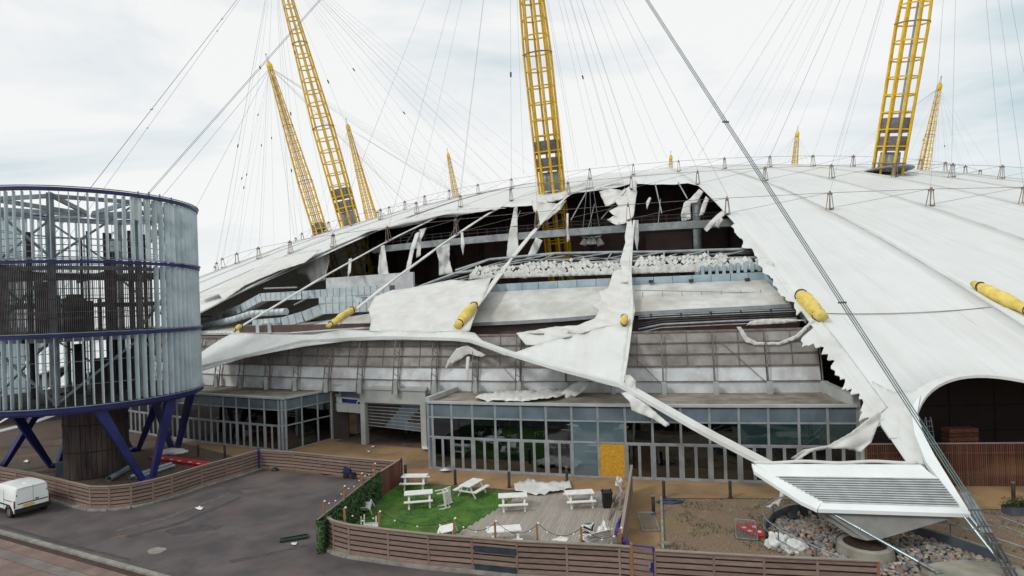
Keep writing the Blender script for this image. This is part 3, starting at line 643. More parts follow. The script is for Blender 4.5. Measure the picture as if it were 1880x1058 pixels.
MLAB = {0: 'yellow lattice mast rising above the torn hole in the tent roof', -1: 'tall yellow lattice mast standing nearest to the right edge', 1: 'big yellow lattice mast leaning left, in front of a smaller one',
        2: 'slimmer yellow mast with its capped top showing left of the big leaning mast', 3: 'small distant yellow mast third from the left', 4: 'tiny far yellow mast leaning left of the central mast', 6: 'tiniest far yellow mast just right of the torn hole',
        7: 'short far yellow mast between the torn hole and the right mast', 8: 'slim far yellow mast just behind the big right mast'}
def lp(az): return Matrix.Translation(Vector((DC.x, DC.y, 0))) @ Matrix.Rotation(R(az), 4, 'Z')
for k, lab in MLAB.items():
    az = -111.15-30*k; wm = lp(az)
    mo = thing('lattice_mast', lab, 'mast', group='yellow masts of the tent', mtx=wm)
    for nm, me in parts:
        if nm == 'base_platform' and k != -1: continue
        link(bpy.data.objects.new(nm, me), mo, wm)
    top = wm @ mast_axis(.97); full = k in (-1, 0, 1, 2, 8)
    for da in (-12.5, -7.5, -2.5, 2.5, 7.5, 12.5):
        for r_ in ((125, 107, 72, 54) if full else (125, 89, 54)):
            if not full and abs(da) > 8 and r_ != 125: continue
            rod('stay_cable', mo, top, PO(r_, az+da, zr(r_)+2.1), .020 if full else .028, 'cable', 'rod5')
    def back(azan, n, r_=.04, sp=.16, end=None):
        e_ = end or PO(165.7, azan, .8); ob = (e_-top).normalized().cross(Vector((0, 0, 1))).normalized()
        for q in range(n):
            o_ = ob*(q-(n-1)/2)*sp; rod('backstay_cable', mo, top+o_, e_+o_, r_, 'cable_green', 'rod5')
        for t in (.25, .5, .75, .9):
            p_ = top.lerp(e_, t); bar('cable_clamp', mo, p_-ob*(n*sp/2), p_+ob*(n*sp/2), .14, .1, 'fitting')
    rk = random.Random(40+k)
    for q in range(7 if full else 2):
        da = rk.choice((-12.5, -7.5, -2.5, 2.5, 7.5, 12.5)); r_ = rk.choice((125, 107, 72)); p_ = top.lerp(PO(r_, az+da, zr(r_)+2.1), rk.uniform(.25, .75)); dn = (PO(r_, az+da, zr(r_)+2.1)-top).normalized()
        rod('cable_damper', mo, p_, p_+dn*.7, .13, 'steel_dark')
    if k == 0:
        back(-98.7, 3, .032, .15, end=G(1772, 905, 2.65)); back(-123.7, 2, .026, .4, end=G(-95, 770, .5))
    if k == 1: back(-128.7, 1, .04, .45, end=G(-188, 800, .5)); back(-153.7, 1, .022, .3, end=G(-100, 750, .5)); 
    if k == -1: back(-93.7, 3); back(-68.7, 3)
    if k == 2: back(-158.7, 1); back(-176, 1)
# ================================================================ what stands under the tent
aw = thing('arena_wall', 'dark brown arena drum wall deep inside the torn hole', 'wall', PO(88, -104, 0))
for i in range(22):
    a0 = -158.7+5*i
    for z0, z1 in ((0, 9), (9.05, 18), (18.05, 26.5), (26.55, 32)):
        panel('wall_panel', aw, PO(88, a0+.05, 0), PO(88, a0+4.95, 0), z0, z1, .4, 'dark_wall' if z1 < 27 else 'black_in')
for i in range(22):
    a0 = -158.7+5*i; rod('wall_column', aw, PO(88.8, a0, 0), PO(88.8, a0, 31), .35, 'black_in')
mb = MB(); mb.grid([[PO(r_, a_, 11.2-.004*(r_-90)) for a_ in range(-150, -69, 4)] for r_ in (89, 110, 139.5)]); o = mb.build('inner_flat_roof', 'black_in'); tag(o, 'dark flat roof of the arena building below the torn hole', 'roof')
sc_ = thing('display_screen', 'large dark screen panel hanging inside the right of the torn hole', 'screen', AR(1230, 435, 93))
q0, q1 = AR(1185, 425, 93), AR(1270, 420, 93); panel('screen_panel', sc_, q0, q1, AR(1230, 462, 93).z, AR(1230, 425, 93).z, .3, 'dark_wall')
for a_, b_, zz in ((q0, q1, AR(1230, 425, 93).z), (q0, q1, AR(1230, 462, 93).z)): bar('screen_frame', sc_, Vector((a_.x, a_.y, zz)), Vector((b_.x, b_.y, zz)), .5, .25, 'steel_dark')
co = thing('steel_column', 'pale grey steel column inside the right end of the torn hole', 'column', PO(113, -99.3, 0)); rod('shaft', co, PO(113, -99.35, 11), PO(113, -99.35, 24.5), .55, 'steel_grey', 'rod16'); rod('base_collar', co, PO(113, -99.35, 11), PO(113, -99.35, 11.6), .8, 'steel_grey', 'rod16')
# ring catwalk
cw = thing('ring_catwalk', 'curved grey catwalk with railings hanging inside the torn hole', 'catwalk', PO(116, -108, 20))
az_ = [-124+1.5*i for i in range(20)]
for a0, a1 in zip(az_, az_[1:]):
    bar('deck_beam', cw, PO(116, a0, 20.6), PO(116, a1, 20.6), 1.5, .5, 'steel_grey'); bar('fascia', cw, PO(116.9, a0, 20.75), PO(116.9, a1, 20.75), .12, .95, 'steel_grey')
    for zz in (21.7, 22.15): bar('handrail', cw, PO(116.9, a0, zz), PO(116.9, a1, zz), .05, .06, 'steel_dark')
    for t in (0, .5): a_ = a0+(a1-a0)*t; bar('baluster', cw, PO(116.9, a_, 21.2), PO(116.9, a_, 22.2), .06, .06, 'steel_dark')
for a_ in (-121, -117, -112, -106.5, -102): rod('hanger', cw, PO(116, a_, 21), PO(113, a_+.3, zr(113)-.5), .05, 'steel_grey', 'rod5')
for i, ((x0, y0), (x1, y1)) in enumerate((((1203, 338), (1215, 392)), ((1245, 335), (1262, 365)), ((1077, 352), (1048, 405)), ((1150, 350), (1104, 402)), ((640, 470), (780, 530)), ((620, 440), (700, 470)))):
    o = rod('loose_tie_rod', None, AR(x0, y0, 108), AR(x1, y1, 112), .09, 'steel_grey'); tag(o, ('thin steel rod dangling at the right of the hole, below its top edge', 'short steel rod near the top right corner of the hole', 'slanting steel rod above the ring lamp', 'steel rod slanting just left of the central torn strip', 'long thin rod crossing the left of the hole', 'short rod by the left roof edge of the hole')[i], 'rod', 'tie rods dangling in the torn hole')
# hanging ring lamp
rl = thing('ring_lamp', 'round chandelier ring with white lantern shades hanging in the hole', 'chandelier', AR(1086, 434, 114)); c_ = AR(1086, 434, 114)
for zz in (0, .35, .6):
    mb = MB(); mb.tube([c_+Vector((1.35*math.cos(a), 1.35*math.sin(a), zz)) for a in [k*math.pi/10 for k in range(20)]], .08, 5, True); mb.build('ring_tube', 'steel_grey', rl)
for k, (dx, dy) in enumerate(((-1.15, -.5), (-.5, -1.2), (.1, -1.25), (1.0, -.8), (1.2, .3))):
    mb = MB(); p_ = c_+Vector((dx, dy, -.2)); mb.tube([p_, p_-Vector((.1*dx, 0, .3)), p_-Vector((-.1*dx, 0, 1.05))], [.12, .28, .5], 8); mb.build('lantern_shade', 'fabric', rl)
for dx in (-1.2, 0, 1.2): rod('suspension_cable', rl, c_+Vector((dx, 0, .6)), c_+Vector((dx*.2, 0, 8.2)), .03, 'steel_grey', 'rod5')
# roof truss
tr = thing('tubular_truss', 'grey tubular steel truss spanning the torn hole above white tiles', 'truss', AR(1100, 480, 136))
T1 = [AR(x, y, 135) for x, y in ((837, 497), (899, 477), (1018, 466), (1123, 464), (1219, 463), (1300, 460), (1380, 458))]
T2 = [AR(x, y, 137) for x, y in ((770, 527), (837, 502), (975, 488), (1112, 482), (1219, 479), (1300, 476), (1396, 474))]
T3 = [AR(x, y, 133) for x, y in ((790, 522), (860, 498), (985, 478), (1112, 476), (1219, 474), (1310, 468), (1390, 464))]
for Tn, rr_ in ((T1, .16), (T2, .17), (T3, .12)):
    for a_, b_ in zip(Tn, Tn[1:]): rod('chord', tr, a_, b_, rr_, 'steel_grey')
for i in range(7):
    if i > 0: rod('post', tr, T1[i], T2[i], .08, 'steel_grey')
    if i < 6: rod('diagonal', tr, T2[i], T1[i+1], .09, 'steel_grey'); rod('diagonal', tr, T1[i], T3[min(i+1, 6)], .08, 'steel_grey'); rod('diagonal', tr, T3[i], T1[i].lerp(T1[i+1], .5), .07, 'steel_grey')
for x0, x1 in ((830, 930), (845, 960), (860, 900)): rod('bracing', tr, AR(x0, 515, 136), AR(x1, 488, 136), .09, 'steel_grey')
# white square tiles hung in rows
ti = thing('tile_screen', 'rows of small white diamond tiles hung below the grey truss', 'tile screen', AR(1100, 500, 138)); rr = random.Random(9)
def tile(x, y, s, r_=138.3):
    P = AR(x, y, r_); _, a = RA(P)
    piece('tile', ti, 'box', 'white_paint', Matrix.Translation(P) @ Matrix.Rotation(R(a)+rr.uniform(-.5, .5), 4, 'Z') @ Matrix.Rotation(R(45)+rr.uniform(-.25, .25), 4, 'X') @ Matrix.Diagonal((.05, s, s, 1)))
ol = []; x = 862; top_ = []
while x < 1412:
    yb = 513-(x-866)*.033; ol.append((x, yb)); top_.append((x+rr.uniform(-2, 2), yb-6-rr.uniform(0, 8)-(3 if x > 1150 else 0))); x += 6
cloth('torn_lining', ol+top_[::-1], ti, 'fabric', 4, lambda x_, y_: AR(x_, y_, 138.7), .35, (7, 40), 0, seed=77, solid=.02)
x = 866
while x < 1404:
    yb = 510-(x-866)*.033
    for row in ((1, 2) if rr.random() < .75 else (1,)):
        tile(x+row*4+rr.uniform(-1.5, 1.5), yb-row*8+rr.uniform(-1.5, 1.5), rr.uniform(.34, .5))
    if 965 < x < 1330 and (x < 1085 or x > 1155):
        if rr.random() < .85: tile(x+2, yb-18+rr.uniform(-3, 3)-.02*(x-965), rr.uniform(.26, .38), 138.0)
        if rr.random() < .55: tile(x, yb-24+rr.uniform(-3, 3), rr.uniform(.26, .36), 137.8)
    x += 7.6
for (x0, y0), (x1, y1) in (((860, 512), (1140, 500)), ((1150, 497), (1406, 488))): bar('support_rail', ti, AR(x0, y0, 138.6), AR(x1, y1, 138.6), .08, .1, 'steel_grey')
# gutter and pale roof
GB = [(1405, 507), (1340, 510), (1270, 513), (1200, 516), (1130, 518), (1060, 521), (990, 525), (930, 528), (880, 531)]
GBp = [AR(x, y, 139.2) for x, y in GB]
gu = thing('box_gutter', 'blue grey sheet metal gutter along the top of the pale inner roof', 'gutter', GBp[4])
for a_, b_ in zip(GBp, GBp[1:]):
    for h_ in (0, .5): bar('gutter_section', gu, a_.lerp(b_, h_+.006), a_.lerp(b_, h_+.494), .5, .72, 'gutter')
s0, s1 = AR(1405, 507, 139.2), AR(1486, 588, 145.6)
for k in range(7): bar('gutter_section', gu, s0.lerp(s1, k/7), s0.lerp(s1, (k+.97)/7), .4, .62, 'gutter')
for x in (1269, 1372, 1195): P = AR(x, 517-(x-1195)*.02, 139.8); piece('floodlight', gu, 'box', 'steel_dark', Matrix.Translation(P) @ Matrix.Diagonal((.36, .25, .26, 1))); rod('floodlight_arm', gu, P, P-Vector((0, 0, .7)), .03, 'steel_dark', 'rod5')
for i in range(9):
    P = AR(1290+13*i, 497-i*1.0, 138.9); piece('upstand', gu, 'box', 'gutter', Matrix.Translation(P) @ Matrix.Rotation(R(-100), 4, 'Z') @ Matrix.Diagonal((.2, .26, .9, 1)))
pr_ = thing('inner_roof', 'pale stained membrane roof slope under the gutter', 'roof', PO(143, -106, 10))
FB = [(1452, 559), (1400, 562), (1340, 565), (1255, 569), (1165, 574), (1100, 579), (1032, 585), (950, 590), (865, 594), (780, 599), (700, 603), (610, 608), (530, 613)]
BB = [(1404, 514), (1360, 516), (1305, 518), (1230, 521), (1150, 525), (1090, 527), (1028, 530), (950, 534), (872, 538), (800, 552), (720, 570), (640, 582), (560, 594)]
Fp = [AR(x, y, 145.2) for x, y in FB]; Bp = [AR(x, y, 139.6 if x > 830 else 141.5) for x, y in BB]
for i in range(len(Fp)-1):
    a_, b_, c_, e_ = Fp[i], Fp[i+1], Bp[i+1], Bp[i]; mb = MB(); mb.grid([[e_.lerp(c_, u), (e_.lerp(c_, u)).lerp(a_.lerp(b_, u), .5), a_.lerp(b_, u)] for u in (0, .25, .5, .75, 1)]); mb.build('roof_sheet', 'pale_roof', pr_, smooth=False, solid=.05)
    bar('eaves_flashing', pr_, a_-Vector((0, 0, .1)), b_-Vector((0, 0, .1)), .2, .3, 'alu')
for i in range(7):
    P = AR(1180+36*i, 541-.6*i, 142.5); rod('conduit_leg', pr_, P-Vector((0, 0, .45)), P+Vector((0, 0, .25)), .03, 'alu', 'rod5')
rod('conduit', pr_, AR(1165, 533, 142.5), AR(1410, 538, 142.5), .035, 'alu', 'rod5')
# pipes below the eaves
pp = thing('pipe_run', 'bundle of dark horizontal pipes under the eaves of the pale roof', 'pipes', AR(1300, 585, 145.8))
for dy, r_, ra_, m_ in ((7, 145.3, .07, 'alu'), (11, 145.5, .05, 'steel_grey'), (15, 145.6, .06, 'steel_dark'), (19, 145.7, .07, 'steel_dark'), (24, 145.9, .09, 'alu'), (30, 146.1, .05, 'steel_grey')):
    q = [AR(x, y+dy, r_) for x, y in ((1462, 561), (1340, 566), (1215, 572), (1172, 575+(6 if dy > 12 else 0)))]
    for a_, b_ in zip(q, q[1:]): rod('pipe', pp, a_, b_, ra_, m_)
for x in (1195, 1250, 1305, 1360, 1415): P = AR(x, 588-(x-1195)*.04, 145.4); piece('pipe_bracket', pp, 'box', 'steel_dark', Matrix.Translation(P) @ Matrix.Diagonal((.06, .3, 1.0, 1)))
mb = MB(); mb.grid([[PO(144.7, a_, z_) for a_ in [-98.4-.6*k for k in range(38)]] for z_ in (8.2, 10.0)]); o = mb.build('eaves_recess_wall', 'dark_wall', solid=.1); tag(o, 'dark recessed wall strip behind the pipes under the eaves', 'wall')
# curved panel wall above the pavilions, leaning back towards the top
cwall = thing('curved_wall', 'curved grey panel wall with brown steel posts above the glass pavilions', 'wall', PO(150.5, -104, 4.4))
def rwz(z): return 150.4-max(0, z-5.4)*.22
def wpanel(nm, a0, a1, z0, z1, m, off=0):
    P0, P1, Q = PO(rwz(z0)+off, a0, z0), PO(rwz(z1)+off, a0, z1), PO(rwz((z0+z1)/2)+off, a1, (z0+z1)/2); c_ = (P0+P1)/2
    return bar(nm, cwall, c_, Vector((Q.x, Q.y, c_.z)), .05, (P1-P0).length-.03, m, P1-P0)
a = -98.62; i = 0
while a > -126:
    a1 = a-1.33
    for z0, z1 in ((4.35, 5.45), (5.48, 6.5)): wpanel('lower_panel', a-.015, a1+.015, z0, z1, 'wall_lower')
    for h_ in (0, .5):
        for z0, z1 in ((6.55, 7.35), (7.38, 8.15), (8.18, 8.92)): wpanel('upper_panel', a-1.33*h_-.01, a-1.33*(h_+.5)+.01, z0, z1, 'wall_upper')
    for z_, w_ in ((6.52, .1), (5.47, .06), (7.36, .05), (8.16, .05), (8.98, .14)): bar('rail', cwall, PO(rwz(z_)+.1, a, z_), PO(rwz(z_)+.1, a1, z_), .08, w_, 'wall_steel')
    for z0, z1 in ((4.4, 6.5), (6.5, 7.6), (7.6, 8.9)):
        rod('post', cwall, PO(rwz(z0)+.35, a, z0), PO(rwz(z1)+.35, a, z1), .055, 'wall_steel')
        if a < -106: rod('post', cwall, PO(rwz(z0)+.75, a-.1, z0), PO(rwz(z1)+.6, a-.1, z1), .05, 'wall_steel')
    if a < -106:
        for q in range(6): z0 = 5.2+.6*q; rod('lacing', cwall, PO(rwz(z0)+.35, a, z0), PO(rwz(z0+.3)+.7, a-.1, z0+.3), .025, 'wall_steel', 'rod5')
    bar('stub_column', cwall, PO(151.0, a, 4.35), PO(151.0, a, 5.5), .32, .3, 'portal_grey', (1, 0, 0))
    for z0, z1 in ((6.55, 7.6), (7.6, 8.92)): bar('mullion', cwall, PO(rwz(z0)+.06, a-.665, z0), PO(rwz(z1)+.06, a-.665, z1), .045, .045, 'wall_steel', (1, 0, 0))
    if i in (1, 3, 6): rod('loose_brace', cwall, PO(150.9, a-.1, 5.5), PO(150.2, a-1.2, 8.4), .03, 'wall_steel', 'rod5')
    a = a1; i += 1
mb = MB(); mb.grid([[PO(rr_, a_, z_) for a_ in [-98.55-.8*k for k in range(35)]] for rr_, z_ in ((149.6, 4), (149.6, 6.4), (148.9, 8.9))]); mb.build('backing_wall', 'dark_wall', cwall, solid=.1)
# walls to the right of the right-hand pavilion, behind the arch
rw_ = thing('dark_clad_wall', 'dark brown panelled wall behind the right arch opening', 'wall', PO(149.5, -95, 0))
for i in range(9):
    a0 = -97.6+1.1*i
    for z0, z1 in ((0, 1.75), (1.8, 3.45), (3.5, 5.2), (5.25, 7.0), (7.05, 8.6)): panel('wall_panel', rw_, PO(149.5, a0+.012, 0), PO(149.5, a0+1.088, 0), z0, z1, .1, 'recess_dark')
tf = thing('vertical_board_fence', 'tall reddish brown vertical board fence behind the anchor nose', 'fence', PO(155.4, -96, 0)); f0, f1 = G(1588, 893), G(1960, 893)
n_ = 96
for i in range(n_):
    p = f0.lerp(f1, (i+.5)/n_); q = f0.lerp(f1, (i+.93)/n_); hh = 2.42+.0*i; panel('board', tf, p, q, .03, hh, .03+.012*(i % 2), 'board_red')
bar('top_rail', tf, f0+Vector((0, .06, 2.46)), f1+Vector((0, .06, 2.46)), .12, .06, 'slat_cap')
for z_ in (.5, 1.9): bar('back_rail', tf, f0+Vector((0, .09, z_)), f1+Vector((0, .09, z_)), .06, .1, 'slat')
# step ladders and boxes behind the boards
ld = thing('step_ladder', 'aluminium step ladder standing behind the tall board fence', 'ladder', PO(152, -97.3, 0)); b_ = AR(1716, 805, 153)
for s in (-.22, .22): bar('stile', ld, Vector((b_.x+s, b_.y, 0)), Vector((b_.x+s*.7, b_.y+.5, 3.35)), .05, .03, 'alu'); bar('rear_leg', ld, Vector((b_.x+s, b_.y+1.1, 0)), Vector((b_.x+s*.7, b_.y+.55, 3.35)), .04, .03, 'alu')
for k in range(10): bar('tread', ld, Vector((b_.x-.2, b_.y+.15*k/3, .3+.31*k)), Vector((b_.x+.2, b_.y+.15*k/3, .3+.31*k)), .08, .03, 'alu')
cr = thing('timber_crate', 'reddish timber crate behind the board fence', 'crate', AR(1760, 800, 152.5)); b_ = AR(1762, 800, 152.5)
for k in range(3): bar('crate_board', cr, Vector((b_.x-.9, b_.y, 2.0+.27*k)), Vector((b_.x+.9, b_.y, 2.0+.27*k)), .7, .24, 'board_red')
bar('crate_base', cr, Vector((b_.x-.9, b_.y, .93)), Vector((b_.x+.9, b_.y, .93)), .6, 1.86, 'board_red')

# ================================================================ glass pavilions
def pavilion(name, label, pts, zt, roofpoly, doorspec, special, backpts):
    pv = thing(name, label, 'pavilion', pts[0]); z1, z2 = zt*.50, zt*.80
    for i, p in enumerate(pts): bar('mullion', pv, Vector((p.x, p.y, 0)), Vector((p.x, p.y, zt)), .10, .14, 'alu', (1, 0, 0))
    for i, (a_, b_) in enumerate(zip(pts, pts[1:])):
        if (b_-a_).length < .05: continue
        d = (b_-a_).normalized(); A, B = a_+d*.07, b_-d*.07; k_ = special.get(i, {})
        for z_ in (.05, z1, z2): bar('transom', pv, Vector((A.x, A.y, z_)), Vector((B.x, B.y, z_)), .12, .1, 'alu')
        panel('spandrel', pv, A, B, z2+.05, zt-.04, .05, 'spandrel')
        rj = random.Random(i*7+len(pts)); jd = lambda: Vector((-d.y, d.x, 0))*rj.uniform(-.018, .018)
        gz = panel('pane', pv, A+jd(), B+jd(), z1+.05, z2-.05, .02, k_.get('up', 'glass'))
        lowm = k_.get('low')
        if lowm:
            o = panel('pane' if lowm != 'osb' else 'plywood_infill', pv, A, B, .1, z1-.05, .03, lowm)
            if lowm == 'osb': o['label'] = 'orange yellow chipboard sheet filling a bay'
            continue
        nd = doorspec(i)
        for q in range(nd):
            s0 = A.lerp(B, q/nd); s1 = A.lerp(B, (q+1)/nd); u0, u1 = s0+d*.045, s1-d*.045
            if nd == 1: u0, u1 = s0, s1
            panel('pane', pv, u0+d*.05+jd(), u1-d*.05+jd(), .16, z1-.12, .02, k_.get('lowg', 'glass'))
            if nd > 1:
                for e_ in (u0, u1): bar('door_stile', pv, Vector((e_.x, e_.y, .1)), Vector((e_.x, e_.y, z1-.05)), .08, .08, 'alu', (1, 0, 0))
                for z_ in (.13, z1-.09): bar('door_rail', pv, Vector((u0.x, u0.y, z_)), Vector((u1.x, u1.y, z_)), .08, .08, 'alu')
    mb = MB(); mb.prism([p[:2] for p in roofpoly], zt, zt+.10); mb.build('roof_slab', 'pav_roof', pv)
    for a_, b_ in zip(pts, pts[1:]):
        if (b_-a_).length > .05: bar('parapet', pv, Vector((a_.x, a_.y, zt+.13)), Vector((b_.x, b_.y, zt+.13)), .34, .15, 'portal_grey')
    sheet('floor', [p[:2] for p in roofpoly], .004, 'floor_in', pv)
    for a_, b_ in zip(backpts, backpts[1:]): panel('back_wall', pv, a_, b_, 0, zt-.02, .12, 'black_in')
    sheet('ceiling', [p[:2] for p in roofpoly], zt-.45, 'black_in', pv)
    return pv
ZP = 4.55; rp_ = 155.6
mx_ = [795, 830, 868, 910, 957, 1003, 1050, 1098, 1148, 1198, 1250, 1303, 1357, 1411, 1467, 1520, 1575]
pr = [AR(x, 800, rp_) for x in mx_]
for p in pr: p.z = 0
pr = [pr[0]-(pr[1]-pr[0]).normalized()*.35]+pr
a0, a1 = RA(pr[0])[1], RA(pr[-1])[1]
rpoly = pr+[PO(150.3, a1-(a1-a0)*k/8, 0) for k in range(9)]
sp = {6: {}, 7: {'low': 'glass_blue', 'up': 'glass_blue'}, 8: {'low': 'osb', 'up': 'glass_blue'}, 13: {'up': 'glass_teal'}, 14: {'up': 'glass_teal', 'lowg': 'glass'}, 15: {'up': 'glass_teal'}, 16: {'up': 'glass_teal'}, 0: {'low': 'spandrel', 'up': 'spandrel'}}
pavR = pavilion('glass_pavilion', 'wide glass fronted pavilion with a chipboard bay, right of the entrance', pr, ZP, rpoly, lambda i: 2, sp, [pr[0]]+[PO(151.2, a0+(a1-a0)*k/4, 0) for k in range(5)]+[pr[-1]])
bar('end_parapet', pavR, pr[-1]+Vector((0, 0, ZP+.35)), PO(150.6, a1, ZP+.55), .4, .7, 'portal_grey'); bar('end_parapet', pavR, pr[0]+Vector((0, 0, ZP+.3)), PO(150.6, a0, ZP+.3), .3, .35, 'portal_grey')
bar('corner_post', pavR, pr[-1]+Vector((.25, 0, 0)), pr[-1]+Vector((.25, 0, ZP)), .5, .3, 'portal_grey', (1, 0, 0))
for i in (3, 4, 5, 6, 1, 2): # pale green roller blinds behind the upper panes
    A, B = pr[i+0], pr[i+1]; n_ = (PO(150, RA(A)[1], 0)-A).normalized()*.25; panel('blind', pavR, A+n_, B+n_, 3.1 if i != 1 else 3.2, 3.62, .03, 'fabric')
ZL = 4.2; rl_ = 154.4
ml = [512, 486, 459, 435, 411, 388, 366, 345, 326, 308, 290, 273, 257, 241, 226, 212]
pl = [AR(x, 770, rl_) for x in ml]
side = [G(x, y) for x, y in ((611, 806), (585, 813), (556, 821), (527, 829))]
pts = side+[AR(518, 770, rl_)]+pl
for p in pts: p.z = 0
aL = RA(pts[-1])[1]; lpoly = pts+[PO(147.5, aL+(-112.8-aL)*k/8, 0) for k in range(9)]
pavL = pavilion('glass_pavilion', 'long glass fronted pavilion partly hidden by the round tower, left of the entrance', pts, ZL, lpoly, lambda i: 1 if i < 3 else 2, {3: {'low': 'spandrel', 'up': 'spandrel'}, 4: {'low': 'spandrel', 'up': 'spandrel'}}, [side[0]]+[PO(149, -113+(aL+113)*k/5, 0) for k in range(6)]+[pts[-1]])
# poster in the side window
po = thing('window_poster', 'teal poster with white dotted print inside the corner window', 'poster', side[2]); d = (side[3]-side[2]).normalized(); n_ = Vector((-d.y, d.x, 0)); n_ = n_ if n_.x < 0 else -n_
pa = side[2]-d*0+(side[1]-side[2])*.12; pb = side[2]+(side[1]-side[2])*.85
panel('sheet', po, pa+n_*.15, pb+n_*.15, .25, 1.75, .02, 'teal_print')
for r0 in (0, 1):
    for k in range(4): p_ = pa.lerp(pb, .14+.24*k)-n_*.0+n_*.13; rod('white_dot', po, Vector((p_.x, p_.y, .62+.42*r0))-n_*.005, Vector((p_.x, p_.y, .62+.42*r0))+n_*.01, .13, 'white_print')
panel('print_line', po, pa+n_*.135+d*0, pb+n_*.135, 1.26, 1.33, .01, 'red_plastic')
# furniture seen through the glass
def indoor(px, py, kind, lab):
    P = G(px, py); t = thing('indoor_table' if kind == 't' else 'indoor_stool', lab, 'table' if kind == 't' else 'stool', P, group='furniture behind the pavilion glass')
    w, h_ = (1.3, .76) if kind == 't' else (.36, .65)
    bar('tabletop' if kind == 't' else 'seat', t, P+Vector((-w/2, 0, h_)), P+Vector((w/2, 0, h_)), .7 if kind == 't' else .34, .05, 'post_wood' if kind == 't' else 'chrome')
    for sx in (-1, 1):
        for sy in (-1, 1): rod('leg', t, P+Vector((sx*w*.45, sy*.15*(2 if kind == 't' else 1), 0)), P+Vector((sx*w*.38, sy*.14*(2 if kind == 't' else 1), h_)), .025, 'chrome', 'rod5')
for px, py, k_, lab in ((1275, 868, 't', 'timber topped table behind the doors right of the chipboard bay'), (1330, 868, 't', 'timber topped table behind the sixth door right of the chipboard bay'), (1288, 876, 's', 'metal stool in front of the left indoor table right of the chipboard'), (1322, 876, 's', 'metal stool before the right indoor table'), (1245, 872, 's', 'metal stool alone beside the double doors'), (825, 845, 't', 'indoor table behind the leftmost folding doors'), (890, 850, 't', 'indoor table behind the middle folding doors'), (960, 852, 't', 'indoor table just left of the double doors'), (440, 800, 't', 'indoor table inside the left pavilion')):
    indoor(px, py, k_, lab)
# ================================================================ entrance portal
pt = thing('entrance_portal', 'grey entrance portal with a sagging roller shutter between the pavilions', 'entrance', G(672, 814))
PL, PR_ = G(667, 815), G(787, 824); PL.z = PR_.z = 0; d = (PR_-PL).normalized(); n_ = Vector((-d.y, d.x, 0)); HP = 4.65
bar('left_pier', pt, PL+d*.22+Vector((0, 0, 0)), PL+d*.22+Vector((0, 0, HP)), .45, .5, 'portal_grey', n_); bar('right_pier', pt, PR_-d*.25, PR_-d*.25+Vector((0, 0, HP)), .5, .5, 'portal_grey', n_)
WL = (PR_-PL).length
bar('lintel', pt, PL+d*.45+Vector((0, 0, HP-.55)), PR_-d*.5+Vector((0, 0, HP-.55)), .5, 1.1, 'portal_grey'); bar('coping', pt, PL-d*.1+Vector((0, 0, HP+.08)), PR_+d*.1+Vector((0, 0, HP+.08)), .7, .16, 'portal_grey')
sh = thing('roller_shutter', None, None, PL, parent=pt); u0, u1 = PL+d*.5, PR_-d*.52; zt_ = HP-1.14
for k in range(8):
    za = zt_-.1-.262*k; zb = zt_-.1-.262*k-.035*k
    bar('slat_rail', sh, u0+n_*.12+Vector((0, 0, za)), u1+n_*.12+Vector((0, 0, zb)), .06, .05, 'alu')
    if k < 7:
        c0, c1 = .62-.05*k, .97-.06*k+.06*max(0, k-4)
        if k > 4: c1 = 1.0
        for s0, s1, m_ in ((0, c0, 'drum_dark'), (c0, c1, 'spandrel'), (c1, 1, 'drum_dark')):
            if s1-s0 > .02: bar('slat', sh, u0.lerp(u1, s0)+n_*.15+Vector((0, 0, za+(zb-za)*s0-.14)), u0.lerp(u1, s1)+n_*.15+Vector((0, 0, za+(zb-za)*s1-.14)), .03, .2, m_)
# tunnel behind
tn = thing('entrance_tunnel', 'dark paved passage behind the entrance portal', 'passage', PL+n_*2)
q = [PL-d*3, PR_, PR_+n_*9, PL-d*3+n_*9]; sheet('floor', [p[:2] for p in q], .002, 'paver_tunnel', tn)
panel('side_wall', tn, PL-d*3+n_*3, PL-d*3+n_*9, 0, HP, .2, 'portal_grey'); panel('side_wall', tn, PR_+n_*.3, PR_+n_*9, 0, HP, .2, 'drum_dark'); panel('rear_wall', tn, PL-d*3+n_*9, PR_+n_*9, 0, HP, .2, 'black_in')
panel('ceiling_edge', tn, PL-d*3+n_*.6, PL+n_*.6, 2.5, 3.25, .3, 'portal_grey')
mb = MB(); mb.prism([p[:2] for p in q], HP+.16, HP+.3); mb.build('canopy_slab', 'portal_grey', tn)
# recess wall between the left pavilion and the portal, with its sign
rw2 = thing('recess_wall', 'pale grey recessed wall with a blue sign left of the portal', 'wall', side[0]); r0 = side[0]+n_*.25; r1 = PL+n_*.25
panel('end_pier', rw2, r0, r0+d*.12+n_*.0, 0, 4.2, .9, 'portal_grey'); panel('spandrel_wall', rw2, r0+d*.15, r1, 2.5, 3.15, .2, 'portal_grey'); panel('sign_band', rw2, r0+d*.15, r1, 3.2, 3.75, .12, 'wall_lower')
panel('window', rw2, r0.lerp(r1, .3), r1, 3.85, 4.5, .1, 'glass_blue'); panel('pier', rw2, r0+d*.15, r0.lerp(r1, .28), 3.8, 4.6, .2, 'portal_grey'); panel('window', rw2, r0.lerp(r1, .3), r1, 4.6, 5.2, .1, 'black_in'); panel('upper_wall', rw2, PL+n_*.3, PR_+n_*.3, HP+.35, 5.6, .2, 'portal_grey')
bar('balustrade_rail', rw2, r0-n_*.1+Vector((0, 0, 3.8)), r1-n_*.1+Vector((0, 0, 3.8)), .05, .05, 'alu')
panel('sign', rw2, r0.lerp(r1, .32)-n_*.1, r0.lerp(r1, .99)-n_*.1, 3.3, 3.64, .04, 'navy_print')
